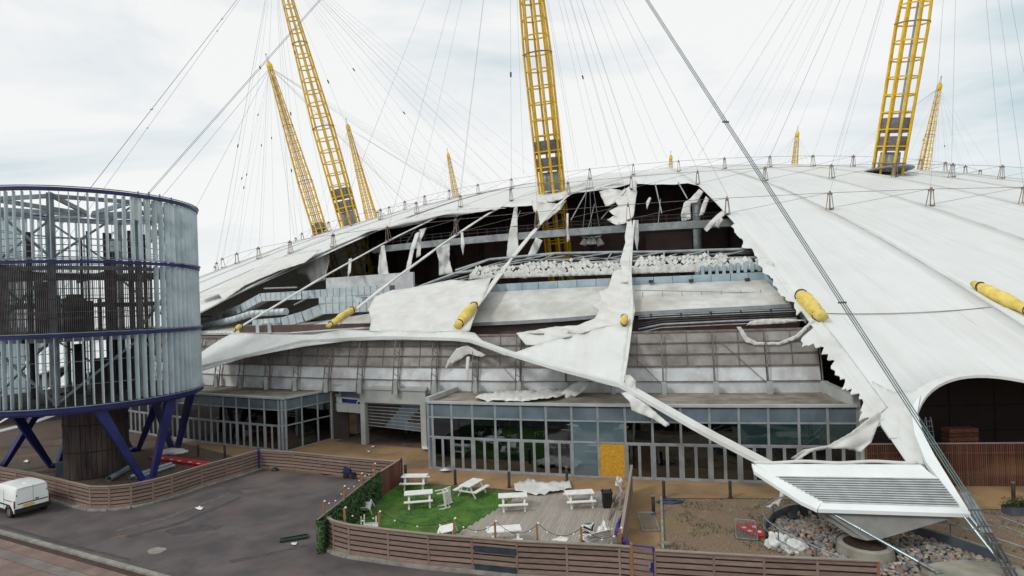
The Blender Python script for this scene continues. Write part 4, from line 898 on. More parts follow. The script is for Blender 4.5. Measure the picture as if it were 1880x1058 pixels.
mb = MB(); cc = r0.lerp(r1, .88)-n_*.15+Vector((0, 0, 3.38)); mb.tube([cc+d*.2*math.cos(a)+Vector((0, 0, .2*math.sin(a))) for a in [k*math.pi/8 for k in range(16)]], .05, 5, True); mb.build('sign_emblem', 'white_print', rw2)
sb = thing('sandwich_board', 'small dark blue sign board standing inside the entrance passage', 'sign', G(752, 792)); b_ = G(752, 795)
bar('face', sb, b_+Vector((0, -.2, .05)), b_+Vector((0, 0, 1.25)), .62, .04, 'navy_print', d); bar('rear_face', sb, b_+Vector((0, .25, .05)), b_+Vector((0, .02, 1.25)), .62, .04, 'navy_print', d)
for s in (-.33, .33): bar('edge_trim', sb, b_+d*s+Vector((0, -.22, .05)), b_+d*s+Vector((0, -.02, 1.27)), .04, .05, 'alu', d)
# metal ducts on the left
du = thing('duct_run', 'bundle of blue grey metal ventilation ducts under the left end of the hole', 'ducts', AR(520, 580, 144))
def duct(pts, r_, hw, hh, nm='duct_section', seg=.75, rnd_=False):
    P = [AR(x, y, r__) for x, y, r__ in pts]
    for a_, b_ in zip(P, P[1:]):
        L_ = (b_-a_).length; n = max(1, int(L_/seg)); dd = (b_-a_).normalized()
        for k in range(n):
            s0, s1 = a_.lerp(b_, k/n)+dd*.02, a_.lerp(b_, (k+1)/n)-dd*.02
            if rnd_: rod(nm, du, s0, s1, hh/2, 'duct', 'rod16')
            else: bar(nm, du, s0, s1, hw, hh, 'duct')
            if rnd_: rod('flange', du, s1-dd*.02, s1+dd*.06, hh/2+.03, 'duct', 'rod16')
            else: bar('flange', du, s1-dd*.01, s1+dd*.05, hw+.06, hh+.06, 'steel_grey')
duct([(340, 612, 140), (450, 566, 140), (486, 546, 139.5), (560, 542, 138.5), (640, 536, 137), (720, 532, 136)], 0, 1.2, .95)
duct([(350, 606, 142), (430, 586, 142), (462, 576, 142), (525, 572, 141.5)], 0, 1, .72, rnd_=True)
duct([(350, 612, 144.4), (440, 612, 144.4), (475, 606, 144.2)], 0, 1, .6, rnd_=True)
duct([(470, 596, 143.8), (522, 592, 143.5), (560, 581, 142.8), (592, 568, 142), (690, 562, 141)], 0, 1.0, 1.05)
duct([(590, 552, 140.6), (640, 550, 140.2), (700, 548, 139.6)], 0, .9, .7); duct([(662, 572, 140.8), (664, 545, 140.8)], 0, .8, .8)
for x, y in ((482, 605), (504, 604)): P = AR(x, y, 144.3); piece('plenum_box', du, 'box', 'duct', Matrix.Translation(P-Vector((0, 0, .1))) @ Matrix.Rotation(R(-115), 4, 'Z') @ Matrix.Diagonal((.9, 1.0, 1.5, 1)))
P = AR(420, 578, 140.9); piece('louvre', du, 'box', 'louvre_dark', Matrix.Translation(P) @ frame(AR(400, 586, 141), AR(440, 570, 141)) @ Matrix.Diagonal((2.2, .3, .55, 1)))
for x0, y0, x1, y1 in ((485, 530, 545, 528), (540, 560, 570, 545), (455, 563, 470, 600)): rod('pipe', du, AR(x0, y0, 140), AR(x1, y1, 140), .09, 'alu')
w0, w1 = AR(600, 520, 131), AR(760, 515, 131); o = panel('plant_screen', None, w0, w1, 10.9, AR(680, 505, 131).z, .3, 'wall_lower'); tag(o, 'plain pale grey plant screen wall behind the ducts', 'wall')
mb = MB(); mb.grid([[PO(r_, a_, z_) for a_ in [-112-.8*k for k in range(16)]] for r_, z_ in ((145, 9.1), (141, 9.6), (136, 10.2))]); o = mb.build('plant_deck', 'pale_roof', solid=.2); tag(o, 'pale plant deck carrying the ducts', 'roof deck')
# ================================================================ round louvred tower
TC = Vector((-30.9, 41.8, 0)); TR = 6.9; TZ = [5.65, 10.3, 14.95, 19.5]
tw = thing('vent_tower', 'round tower of pale vertical fins on dark blue legs', 'tower', TC)
def tp(r_, a, z): return TC+Vector((r_*math.cos(a), r_*math.sin(a), z))
def hoop(nm, r_, z, w, h, m, n=72):
    mb = MB(); mb.ribbon([tp(r_, 2*math.pi*k/n, z) for k in range(n+1)], w, h); return mb.build(nm, m, tw)
for i, z in enumerate(TZ):
    hoop('ring_beam', TR-.05, z, .34, .2 if i else .3, 'drum_blue'); hoop('ring_flange', TR+.14, z+.16, .1, .05, 'drum_steel')
hoop('floor_ring', TR-1.0, TZ[0]+.1, 1.7, .2, 'drum_dark'); hoop('floor_ring', TR-3.0, TZ[0]+.12, 2.4, .2, 'drum_dark')
cam_a = math.atan2(-TC.y, -TC.x)                 # direction towards the viewer
NF = 88
scr0, scr1 = cam_a-1.9, cam_a+.40
for t in range(3):
    for k in range(NF):
        a = 2*math.pi*(k+.5)/NF; dd = (a-cam_a+math.pi) % (2*math.pi)-math.pi
        if t == 1 and -1.75 < dd < .52: continue
        p, q = tp(TR-.12, a+.02, TZ[t]+.2), tp(TR-.12, a+.02, TZ[t+1]-.14); bar('fin', tw, p, q, .035, .36, 'drum_fin', (math.cos(a+.28), math.sin(a+.28), 0))
for k in range(150):
    dd = -1.72+2.22*k/149; a = cam_a+dd; bar('screen_bar', tw, tp(TR, a, TZ[1]+.14), tp(TR, a, TZ[2]-.14), .035, .07, 'drum_screen', (math.cos(a), math.sin(a), 0))
for z in (11.4, 12.6, 13.8):
    mb = MB(); mb.ribbon([tp(TR-.06, cam_a-1.72+2.22*k/30, z) for k in range(31)], .04, .07); mb.build('screen_rail', 'drum_screen', tw)
for t in range(3):
    for f in (.33, .66):
        mb = MB(); mb.tube([tp(TR-.3, 2*math.pi*k/60, TZ[t]+4.5*f) for k in range(60)], .025, 4, True); mb.build('fin_tie', 'drum_steel', tw)
# inner frame
for k in range(8):
    a = 2*math.pi*k/8+.3; bar('inner_post', tw, tp(TR-.9, a, TZ[0]), tp(TR-.9, a, TZ[3]-.1), .32, .26, 'drum_steel', (math.cos(a), math.sin(a), 0)); a2 = a+2*math.pi/8
    for t in range(3):
        bar('inner_beam', tw, tp(TR-.9, a, TZ[t+1]-.3), tp(TR-.9, a2, TZ[t+1]-.3), .18, .26, 'drum_steel')
        if (k+t) % 2 == 0: bar('brace', tw, tp(TR-.9, a, TZ[t]+.3), tp(TR-.9, a2, TZ[t+1]-.4), .12, .14, 'drum_steel')
        elif k % 2: bar('brace', tw, tp(TR-.9, a2, TZ[t]+.3), tp(TR-.9, a, TZ[t+1]-.4), .12, .14, 'drum_steel')
    bar('roof_beam', tw, tp(TR-.9, a, TZ[3]-.2), tp(.5, a, TZ[3]-.5), .16, .3, 'drum_steel')
rr = random.Random(5)
for k in range(10): # dark plant and risers in the middle
    a = rr.uniform(0, 6.28); r_ = rr.uniform(.6, 3.4); z0 = rr.choice([TZ[0]+.3, TZ[1]+.1, TZ[1]+.2]); h_ = rr.uniform(2.0, 3.6); P = tp(r_, a, z0+h_/2)
    piece('plant_box', tw, 'box', 'drum_dark', Matrix.Translation(P) @ Matrix.Rotation(a, 4, 'Z') @ Matrix.Diagonal((rr.uniform(.5, 1.2), rr.uniform(.5, 1.4), h_, 1)))
for k in range(14):
    a = rr.uniform(0, 6.28); r_ = rr.uniform(.8, 4.5); rod('riser', tw, tp(r_, a, TZ[0]), tp(r_, a, TZ[rr.choice([1, 2, 2])]+2.5), rr.uniform(.05, .16), 'drum_dark')
for z in (TZ[1]-.3, TZ[2]-.6, TZ[1]+2.0): 
    for k in range(8): a = k*math.pi/4; bar('floor_joist', tw, tp(.3, a, z), tp(TR-.9, a, z), .14, .26, 'drum_dark')
for z in (TZ[1]-.15,):
    mb = MB(); mb.prism([tp(4.6, k*math.pi/12, 0)[:2] for k in range(24)], z, z+.12); mb.build('grating_floor', 'drum_dark', tw)
for z in (TZ[2]+.4, TZ[2]+.8, TZ[2]+1.2, TZ[2]+2.9):
    mb = MB(); mb.tube([tp(TR-1.3, 2*math.pi*k/40, z) for k in range(40)], .03, 4, True); mb.build('guard_rail', 'alu', tw)
# antennas on the top tier
for i, (px, y0, y1, w_) in enumerate(((250, 361, 405, .55), (270, 362, 404, .4), (290, 366, 404, .5), (312, 372, 430, .26), (322, 385, 428, .24))):
    dr = ray(px, (y0+y1)/2); t_ = ((TC.x*dr.x+TC.y)/(dr.x**2+1)); 
    # nearest point on the drum front along this sight line
    A_ = dr.x**2+1; B_ = -2*(dr.x*TC.x+TC.y); K_ = TC.x**2+TC.y**2-(TR-.35)**2; D_ = max(B_*B_-4*A_*K_, 0); t_ = (-B_-math.sqrt(D_))/(2*A_); P = EYE+dr*t_
    hh = (y1-y0)/F*t_; piece('antenna', tw, 'box', 'antenna', Matrix.Translation(P) @ Matrix.Rotation(R(28), 4, 'Z') @ Matrix.Diagonal((w_, .18, hh, 1)))
    rod('antenna_pole', tw, P+Vector((0, .25, -hh/2-1.2)), P+Vector((0, .25, hh/2+.4)), .05, 'drum_steel')
for k in range(3): # radio boxes
    P = tp(TR-1.4, cam_a+.25+.22*k, TZ[2]+1.2+.5*k); piece('radio_box', tw, 'box', ('antenna', 'louvre_dark', 'antenna')[k], Matrix.Translation(P) @ Matrix.Diagonal((.5, .35, .7, 1)))
# legs
feet = [G(272, 886), G(-8, 872), G(101, 857), G(321, 829), TC+Vector((-1.5, 6.4, 0))]
for f in feet:
    f.z = 0; a = math.atan2(f.y-TC.y, f.x-TC.x)
    for s in (-1, 1):
        t_ = tp(TR-.5, a+s*(.30 if f is feet[0] and s > 0 else .42), TZ[0]-.2); mb = MB(); b_ = f+Vector((math.cos(a+s*1.57)*.22, math.sin(a+s*1.57)*.22, 0))
        mb.ribbon([b_, b_.lerp(t_, .35), b_.lerp(t_, .75), t_], [.3, .44, .58, .68], .32, (math.cos(a), math.sin(a), 0)); mb.build('leg', 'drum_blue', tw, bevel=.02)
    rod('foot', tw, f, f+Vector((0, 0, .35)), .42, 'drum_blue', 'rod16')
mb = MB(); mb.ribbon([tp(TR-.5, 2*math.pi*k/60, TZ[0]-.22) for k in range(61)], .6, .2); mb.build('base_ring', 'drum_blue', tw)
# clad core column
for k in range(40):
    a = 2*math.pi*k/40; a2 = 2*math.pi*(k+.93)/40; panel('core_panel', tw, tp(1.95, a, 0), tp(1.95, a2, 0), .02, TZ[0]+.1, .06, 'corten')
rod('core', tw, TC, TC+Vector((0, 0, TZ[0]+.3)), 1.86, 'drum_dark', 'rod16')
for z in (1.9, 3.8):
    mb = MB(); mb.tube([tp(2.0, 2*math.pi*k/40, z) for k in range(40)], .03, 4, True); mb.build('core_band', 'drum_dark', tw)
# things lying round the tower
b0 = G(101, 878); o = panel('panel_sheet', None, G(102, 878), G(129, 874), .02, 1.12, .04, 'spandrel'); o.name = 'leaning_panel'; tag(o, 'flat pale blue grey board propped against the tower core', 'board')
def pipe(p0, p1, r_, lab):
    a_, b_ = G(*p0), G(*p1); mb = MB(); z = Vector((0, 0, r_)); ax_ = (b_-a_).normalized(); s_ = Vector((0, 0, 1)).cross(ax_); n = 18; i0 = 0
    for P in (a_+z, b_+z):
        for q in (r_, r_*.88):
            for k in range(n): an = 2*math.pi*k/n; mb.v.append(P+s_*math.cos(an)*q+Vector((0, 0, math.sin(an)*q)))
    for k in range(n):
        j = (k+1) % n; mb.f += [(k, j, 2*n+j, 2*n+k), (n+k, 3*n+k, 3*n+j, n+j), (k, n+k, n+j, j), (2*n+k, 2*n+j, 3*n+j, 3*n+k)]
    o = mb.build('metal_pipe', 'sky_pipe', smooth=False); tag(o, lab, 'pipe', 'loose pipes under the tower')
pipe((200, 885), (240, 862), .20, 'thick dull steel pipe lying left of the front blue leg'); pipe((238, 880), (314, 855), .14, 'long shiny pipe lying under the front leg, nearer the tower'); pipe((248, 882), (320, 858), .12, 'slimmer shiny pipe lying right of the other two')
# red plastic barriers lying flat near the left pavilion
for i, ((x0, y0), (x1, y1)) in enumerate((((282, 841), (312, 845)), ((310, 844), (345, 850)), ((343, 849), (381, 855)))):
    a_, b_ = G(x0, y0), G(x1, y1); t = thing('plastic_barrier', ('leftmost', 'middle', 'rightmost')[i]+' red plastic barrier lying flat beside the tower legs', 'barrier', a_, group='red barriers by the tower')
    bar('barrier_body', t, a_+Vector((0, 0, .08)), b_+Vector((0, 0, .08)), .8, .14, 'red_plastic'); dd = (b_-a_).normalized(); s_ = Vector((-dd.y, dd.x, 0))
    for q in range(2): bar('reflector', t, a_.lerp(b_, .25+.4*q)-s_*.25+Vector((0, 0, .16)), a_.lerp(b_, .38+.4*q)-s_*.25+Vector((0, 0, .16)), .16, .02, 'white_print')
    for q in range(4): bar('rib', t, a_.lerp(b_, .12+.25*q)-s_*.0+Vector((0, 0, .155)), a_.lerp(b_, .2+.25*q)+Vector((0, 0, .155)), .7, .02, 'red_plastic')
# ================================================================ slatted fences
def resample(P, d):
    out_ = [P[0].copy()]; acc = 0
    for a_, b_ in zip(P, P[1:]):
        L_ = (b_-a_).length; n = max(1, round(L_/d))
        for k in range(1, n+1): out_.append(a_.lerp(b_, k/n))
    return out_
def slat_fence(name, label, P, h, n, seg=1.9, sh=.15, kerb=True, skip=None, cap=True, dark=None):
    f = thing(name, label, 'fence', P[0]); Q = resample(P, seg); pitch = (h-.04)/n
    for i, (a_, b_) in enumerate(zip(Q, Q[1:])):
        d = (b_-a_).normalized(); nn = Vector((-d.y, d.x, 0))
        for k in range(n):
            if skip and skip(i, k): continue
            z = .06+pitch*(k+.5); e_ = .008; bar('slat', f, a_+d*e_+Vector((0, 0, z)), b_-d*e_+Vector((0, 0, z)), .03, sh, 'slat')
        for zc in ((h+.015,) if cap else ()): bar('capping', f, a_+Vector((0, 0, zc)), b_+Vector((0, 0, zc)), .16, .04, 'slat_cap')
        bar('post', f, a_+nn*.09, a_+nn*.09+Vector((0, 0, h-.02)), .09, .09, 'post_wood', (1, 0, 0)); bar('cover_strip', f, a_-nn*.022+Vector((0, 0, .06)), a_-nn*.022+Vector((0, 0, h-.03)), .09, .016, 'slat', nn)
        m_ = 'stripe_black'; bar('backing', f, a_+nn*.05+Vector((0, 0, h/2)), b_+nn*.05+Vector((0, 0, h/2)), .012, h-.14, 'stripe_black' if dark is None else dark)  # black sheet added behind the slats so the gaps look shaded
        if kerb: bar('kerb_stone', f, a_-nn*.05+Vector((0, 0, .0)), b_-nn*.05+Vector((0, 0, .0)), .42, .16, 'kerb')
    bar('post', f, Q[-1]+Vector((0, 0, 0)), Q[-1]+Vector((0, 0, h)), .09, .09, 'post_wood', (1, 0, 0))
    return f
leftD = leftP
slat_fence('slatted_fence', 'curved brown slatted fence around the foot of the round tower', leftD, 1.36, 6, 1.8, .158)
bf = slat_fence('slatted_fence', 'straight brown slatted fence running from the tower corner to the hedge', backP, 1.36, 6, 2.1, .158, kerb=False)
bar('corner_post', bf, backP[0]+Vector((0, -.05, 0)), backP[0]+Vector((0, -.05, 1.5)), .14, .14, 'indigo', (1, 0, 0))
ff = slat_fence('slatted_fence', 'long curved brown slatted fence round the front of the lawn and deck', frontP[:-1], 1.43, 6, 1.85, .16, skip=lambda i, k: False)
# two window slots in the front fence
slot = frontP[5].lerp(frontP[6], .05), frontP[5].lerp(frontP[6], 1.0)
d = (slot[1]-slot[0]).normalized(); nn = Vector((d.y, -d.x, 0))
for z in (.98, .2): bar('perspex_slot', ff, slot[0]+nn*.03+Vector((0, 0, z)), slot[1]+nn*.03+Vector((0, 0, z)), .03, .26, 'slot_dark')
rf = slat_fence('slatted_fence', 'brown slatted fence in front of the gravel bed ending at a broken panel', rightP, 1.43, 6, 2.3, .16)
# gate between them
gt = thing('slatted_gate', 'narrow slatted gate with purple edges in the front fence', 'gate', frontP[-2]); a_, b_ = frontP[-2], frontP[-1]; d = (b_-a_).normalized(); nn = Vector((d.y, -d.x, 0))
a_ = a_+d*.1; b_ = b_-d*.05
for k in range(6): bar('slat', gt, a_+Vector((0, 0, .18+.235*k)), b_+Vector((0, 0, .18+.235*k)), .03, .165, 'slat')
bar('top_edge', gt, a_+Vector((0, 0, 1.52)), b_+Vector((0, 0, 1.52)), .08, .04, 'purple'); bar('side_edge', gt, b_, b_+Vector((0, 0, 1.54)), .09, .07, 'indigo', (1, 0, 0)); bar('hinge_post', gt, a_-d*.06, a_-d*.06+Vector((0, 0, 1.6)), .1, .1, 'post_wood', (1, 0, 0))
bar('lock_plate', gt, b_-d*.17+nn*.03+Vector((0, 0, .75)), b_-d*.03+nn*.03+Vector((0, 0, .75)), .03, .34, 'indigo'); bar('lock_box', gt, b_-d*.2+nn*.05+Vector((0, 0, .82)), b_-d*.12+nn*.05+Vector((0, 0, .82)), .04, .2, 'galv')
# side fence between the deck and the paving
sA, sB = G(1160, 858, 1.5), G(1140, 985, 1.5); sA.z = sB.z = 0
sf = thing('board_fence', 'tall brown board fence along the right side of the timber deck', 'fence', sA)
for k in range(7): bar('board', sf, sA+Vector((0, 0, .14+.22*k)), sB+Vector((0, 0, .14+.22*k)), .035, .205, 'slat')
for t in (0, .25, .5, .75, 1): P = sA.lerp(sB, t); bar('post', sf, P+Vector((-.09, 0, 0)), P+Vector((-.09, 0, 1.62)), .1, .1, 'post_wood', (1, 0, 0))
bar('capping', sf, sA+Vector((0, 0, 1.62)), sB+Vector((0, 0, 1.62)), .14, .04, 'slat_cap')
# hedge and the reddish panel behind it
hd = thing('ivy_hedge', 'dark green leafy hedge panel along the left side of the lawn', 'hedge', hedgeB); hA, hB = hedgeA, hedgeB; d = (hB-hA).normalized(); nn = Vector((-d.y, d.x, 0)); L_ = (hB-hA).length
bar('hedge_core', hd, hA+Vector((0, 0, .74)), hB+Vector((0, 0, .74)), .16, 1.42, 'ivy_dark'); bar('hedge_top_rail', hd, hA-nn*.14+Vector((0, 0, 1.5)), hB-nn*.14+Vector((0, 0, 1.5)), .06, .06, 'slat_cap')
mb = MB(); rr = random.Random(4)
def leaf(c, n, s):
    n = n.normalized(); u = n.cross(Vector((rr.uniform(-1, 1), rr.uniform(-1, 1), rr.uniform(-1, 1)))).normalized(); v = n.cross(u); mb.quad(c-u*s, c+v*s*.6, c+u*s, c-v*s*.6)
for k in range(9000):
    t = rr.random(); z = rr.random()*1.5; sd_ = rr.choice((-1, 1, 1, -1, 0)); off = sd_*(.10+rr.random()*.10)+noise.noise(Vector((t*9, z*3, sd_)))*.08
    c = hA+d*t*L_+nn*off+Vector((0, 0, z if sd_ else 1.42+rr.random()*.14)); leaf(c, nn*(sd_ or rr.uniform(-.5, .5))+Vector((rr.uniform(-.7, .7), rr.uniform(-.7, .7), rr.uniform(0, 1.0))), rr.uniform(.035, .075))
for k in range(1200):     # loose clump spilling over the near end
    a = rr.uniform(0, 6.28); z = rr.random()*1.5; r_ = .22*math.sqrt(rr.random()); c = hB+Vector((math.cos(a)*r_, math.sin(a)*r_, z)); leaf(c, Vector((math.cos(a), math.sin(a), rr.uniform(-.2, .9))), rr.uniform(.035, .075))
o = mb.build('foliage', 'ivy', hd, fixn=False); o['kind'] = 'stuff'
pn = thing('timber_screen', 'reddish brown vertical board panel between the hedge and the corner post', 'fence panel', hedgeA); e0, e1 = hedgeA, backP[-1]
for k in range(14): panel('board', pn, e0.lerp(e1, k/14+.004), e0.lerp(e1, (k+.94)/14), .02, 1.52, .03, 'board_red')
bar('capping', pn, e0+Vector((0, 0, 1.54)), e1+Vector((0, 0, 1.54)), .12, .04, 'slat_cap'); bar('end_post', pn, e1+Vector((.05, .05, 0)), e1+Vector((.05, .05, 1.6)), .12, .12, 'indigo', (1, 0, 0))
# low ivy strip on the inside of the front fence
mb = MB()
for (p, q) in zip(frontP[1:], frontP[2:-1]):
    for k in range(170):
        t = rr.random(); c = p.lerp(q, t)+Vector((rr.uniform(-.06, .06), .16+rr.uniform(-.06, .1), 1.3+rr.uniform(-.1, .2)*(.6+noise.noise(p*3+q*t)))); leaf(c, Vector((rr.uniform(-1, 1), rr.uniform(-1, 1), 1)), rr.uniform(.025, .05))
o = mb.build('ivy_strip', 'ivy', fixn=False); tag(o, 'low strip of green ivy leaves along the inside of the front fence', 'ivy', kind='stuff')
# lawn and deck
dk_a, dk_b = G(958, 908), G(838, 982)          # edge between lawn and deck
lawn_poly = [p[:2] for p in (G(700, 897), G(738, 889), G(800, 892), G(905, 900), dk_a, dk_b)]+[(p.x, p.y+.12) for p in frontP[4::-1]]+[hedgeB[:2]]
lawn = sheet('lawn', lawn_poly, .004, 'turf')
mb = MB(); xs = [p[0] for p in lawn_poly]; ys = [p[1] for p in lawn_poly]; rr = random.Random(8); cnt = 0
while cnt < 42000:
    x, y = rr.uniform(min(xs), max(xs)), rr.uniform(min(ys), max(ys))
    if not inpoly(x, y, lawn_poly): continue
    cnt += 1; a = rr.uniform(0, 6.28); w = .014; h = rr.uniform(.02, .05); i = len(mb.v)
    mb.v += [Vector((x-math.cos(a)*w, y-math.sin(a)*w, .004)), Vector((x+math.cos(a)*w, y+math.sin(a)*w, .004)), Vector((x+rr.uniform(-.03, .03), y+rr.uniform(-.03, .03), .004+h))]; mb.f.append((i, i+1, i+2))
o = mb.build('turf_pile', 'turf_blade', lawn, fixn=False); o['kind'] = 'stuff'
deck = thing('timber_deck', None, None, G(1050, 940)); tag(deck, kind='structure')
deck_poly = [p[:2] for p in (dk_a, G(1000, 902), G(1060, 902), G(1156, 904), G(1148, 1004))]+[(p.x, p.y+.12) for p in frontP[8:4:-1]]+[dk_b[:2]]
sheet('deck_base', deck_poly, -.002, 'soil', deck)
pd = (G(1060, 905)-G(1020, 990)); pd.z = 0; pd.normalize(); pn_ = Vector((-pd.y, pd.x, 0)); ctr = G(1020, 950)
rr = random.Random(2); pw = .145
for k in range(-50, 50):
    # clip this plank's centre line against the deck outline
    o_ = ctr+pn_*k*pw; hits = []
    n = len(deck_poly)
    for i in range(n):
        x1, y1 = deck_poly[i]; x2, y2 = deck_poly[(i+1) % n]; s1 = (x1-o_.x)*pn_.x+(y1-o_.y)*pn_.y; s2 = (x2-o_.x)*pn_.x+(y2-o_.y)*pn_.y
        if s1*s2 < 0: t = s1/(s1-s2); hits.append((x1+(x2-x1)*t-o_.x)*pd.x+(y1+(y2-y1)*t-o_.y)*pd.y)
    hits.sort()
    for h0, h1 in zip(hits[::2], hits[1::2]):
        cuts = [h0]; c = h0+rr.uniform(.6, 3.4)
        while c < h1-.4: cuts.append(c); c += rr.uniform(2.6, 3.6)
        cuts.append(h1)
        for c0, c1 in zip(cuts, cuts[1:]): bar('plank', deck, o_+pd*(c0+.004)+Vector((0, 0, .018+rr.uniform(-.003, .003))), o_+pd*(c1-.004)+Vector((0, 0, .018)), pw-.012, .028, 'deck')
# ================================================================ furniture
def picnic(loc, rz, lab, tilt=None):
    m = Matrix.Translation(loc) @ Matrix.Rotation(rz, 4, 'Z')
    if tilt: m = m @ tilt
    t = thing('picnic_table', lab, 'picnic table', group='white picnic tables on the terrace', mtx=m); V = lambda *a: m @ Vector(a)
    upv = (m.to_3x3() @ Vector((0, 0, 1)))
    for k in range(5): bar('tabletop_plank', t, V(-.8, -.3+.15*k, .74), V(.8, -.3+.15*k, .74), .142, .045, 'white_paint', upv)
    for s in (-1, 1):
        for q in (-.07, .07): bar('bench_plank', t, V(-.8, s*.68+q, .44), V(.8, s*.68+q, .44), .132, .045, 'white_paint', upv)
    for x in (-.58, .58):
        bar('cross_rail', t, V(x, -.74, .385), V(x, .74, .385), .045, .09, 'white_paint', upv); bar('top_rail', t, V(x, -.34, .69), V(x, .34, .69), .045, .07, 'white_paint', upv)
        for s in (-1, 1): bar('leg', t, V(x+.05, s*.62, 0), V(x+.05, s*.2, .71), .045, .1, 'white_paint', m.to_3x3() @ Vector((1, 0, 0)))
        bar('brace', t, V(x, 0, .4), V(x*.25, 0, .70), .07, .04, 'white_paint', upv)
    return t
picnic(G(762, 895), R(-4), 'white picnic table at the back of the lawn nearest the hedge'); picnic(G(769, 928), R(8), 'white picnic table with an overturned chair at its right end'); picnic(G(866, 909), R(62), 'white picnic table turned end on, on the right of the lawn')
picnic(G(942, 934), R(2), 'white picnic table standing where the lawn meets the deck'); picnic(G(1064, 928), R(3), 'white picnic table on the deck near the black bin'); picnic(G(926, 1004), R(6), 'white picnic table close behind the front fence', Matrix.Translation((0, 0, .1)))
def chair(loc, rot, lab, w=.95):
    m = Matrix.Translation(loc) @ rot; t = thing('slatted_chair', lab, 'chair', group='overturned white slatted seats', mtx=m); V = lambda *a: m @ Vector(a); m3 = m.to_3x3(); up = m3 @ Vector((0, 0, 1)); bk = m3 @ Vector((0, 1, .2))
    for k in range(6): bar('seat_slat', t, V(-w/2, -.24+.09*k, .42), V(w/2, -.24+.09*k, .42), .075, .025, 'white_paint', up)
    for k in range(5): bar('back_slat', t, V(-w/2, .27+.03*k, .50+.09*k), V(w/2, .27+.03*k, .50+.09*k), .025, .075, 'white_paint', up)
    for s in (-1, 1):
        x = s*w/2; bar('leg', t, V(x, -.24, 0), V(x, -.24, .62), .05, .05, 'white_paint', m3 @ Vector((1, 0, 0))); bar('leg', t, V(x, .32, 0), V(x, .25, .5), .05, .05, 'white_paint', m3 @ Vector((1, 0, 0))); bar('armrest', t, V(x, -.28, .63), V(x, .34, .63), .06, .03, 'white_paint', up); bar('back_post', t, V(x, .25, .45), V(x, .41, .95), .05, .05, 'white_paint', m3 @ Vector((1, 0, 0)))
E_ = lambda x, y, z: Matrix.Rotation(R(z), 4, 'Z') @ Matrix.Rotation(R(y), 4, 'Y') @ Matrix.Rotation(R(x), 4, 'X')
chair(G(668, 942)+Vector((0, 0, .12)), E_(-38, 4, 172), 'white slatted seat tipped forward on the lawn near the hedge', 1.15); chair(G(803, 934)+Vector((0, 0, .45)), E_(0, 84, 20), 'white slatted chair lying on its side beside a picnic table', .9)
chair(G(680, 968)+Vector((0, 0, .62)), E_(152, 10, 30), 'white chair upside down against the front fence near the hedge', .8); chair(G(1088, 1006)+Vector((0, 0, .35)), E_(72, 0, 24), 'white slatted chair on its back beside the striped cloth', 1.25)
st = thing('low_table', 'low white table tipped on the lawn by the front fence', 'table', G(824, 980)); m = Matrix.Translation(G(824, 985)) @ E_(12, -14, -10); V = lambda *a: m @ Vector(a)
bar('tabletop', st, V(-.42, 0, .44), V(.42, 0, .44), .7, .03, 'white_paint', m.to_3x3() @ Vector((0, 0, 1)))
for sx in (-1, 1):
    for sy in (-1, 1): bar('leg', st, V(sx*.38, sy*.3, 0), V(sx*.38, sy*.3, .43), .045, .045, 'white_paint', (1, 0, 0))
o = sheet('fallen_board', GP([(1012, 993), (1030, 987), (1044, 990), (1040, 996)]), .05, 'white_paint'); del o['kind']; md = o.modifiers.new('t', 'SOLIDIFY'); md.thickness = .03; tag(o, 'flat white board lying on the deck by the fence', 'board')
# striped cloth and white bundle
cs = thing('striped_beanbag', 'black and white zebra striped cushion slumped on the deck', 'cushion', G(1088, 997)); P = G(1087, 1000)
for k in range(11):
    z0, z1 = .04+.085*k, .04+.085*(k+1); mb = MB(); rows = []
    for z in (z0, (z0+z1)/2, z1):
        s = .42*math.sqrt(max(.05, 1-(z/1.05)**2))*(1+.12*math.sin(z*9)); rows.append([P+Vector((-.18*z+s*math.cos(a)*1.0+.07*math.sin(a*3+z*7), s*math.sin(a)*.8, z+.10*math.sin(a*2+.7)*(z < .9))) for a in [2*math.pi*q/16 for q in range(17)]])
    mb.grid(rows); mb.build('stripe', 'stripe_black' if k % 2 else 'fabric', cs, smooth=True)
def lump(name, P, sx, sy, sz, m, lab, cat, seed=1, amp=.35, sub=3, group=None, rz=0, fold=7.0):
    bm = bmesh.new(); bmesh.ops.create_icosphere(bm, subdivisions=sub, radius=1); me = bpy.data.meshes.new(name)
    for v in bm.verts:
        n0 = noise.noise(v.co*1.7+Vector((seed*5, 0, 0))); n1 = noise.noise(Vector((v.co.x*fold, v.co.y*fold*.4, v.co.z*2+seed)))
        n2 = 1-2.4*abs(noise.noise(v.co*2.3+Vector((seed, seed*2, 0)))); f = 1+amp*n0+amp*.25*n1+amp*.8*n2; c = v.co*f; v.co = Vector((c.x*sx, c.y*sy, max(c.z, -.15)*sz+.15*sz))
    bm.to_mesh(me); bm.free(); me.materials.append(M[m])
    for p in me.polygons: p.use_smooth = sub > 3
    o = link(bpy.data.objects.new(name, me), None, Matrix.Translation(P) @ Matrix.Rotation(rz, 4, 'Z')); return tag(o, lab, cat, group)
lump('white_bundle', G(1108, 1000), .34, .22, .75, 'white_paint', 'white crumpled seat bundle right of the striped cushion', 'bundle', 3)
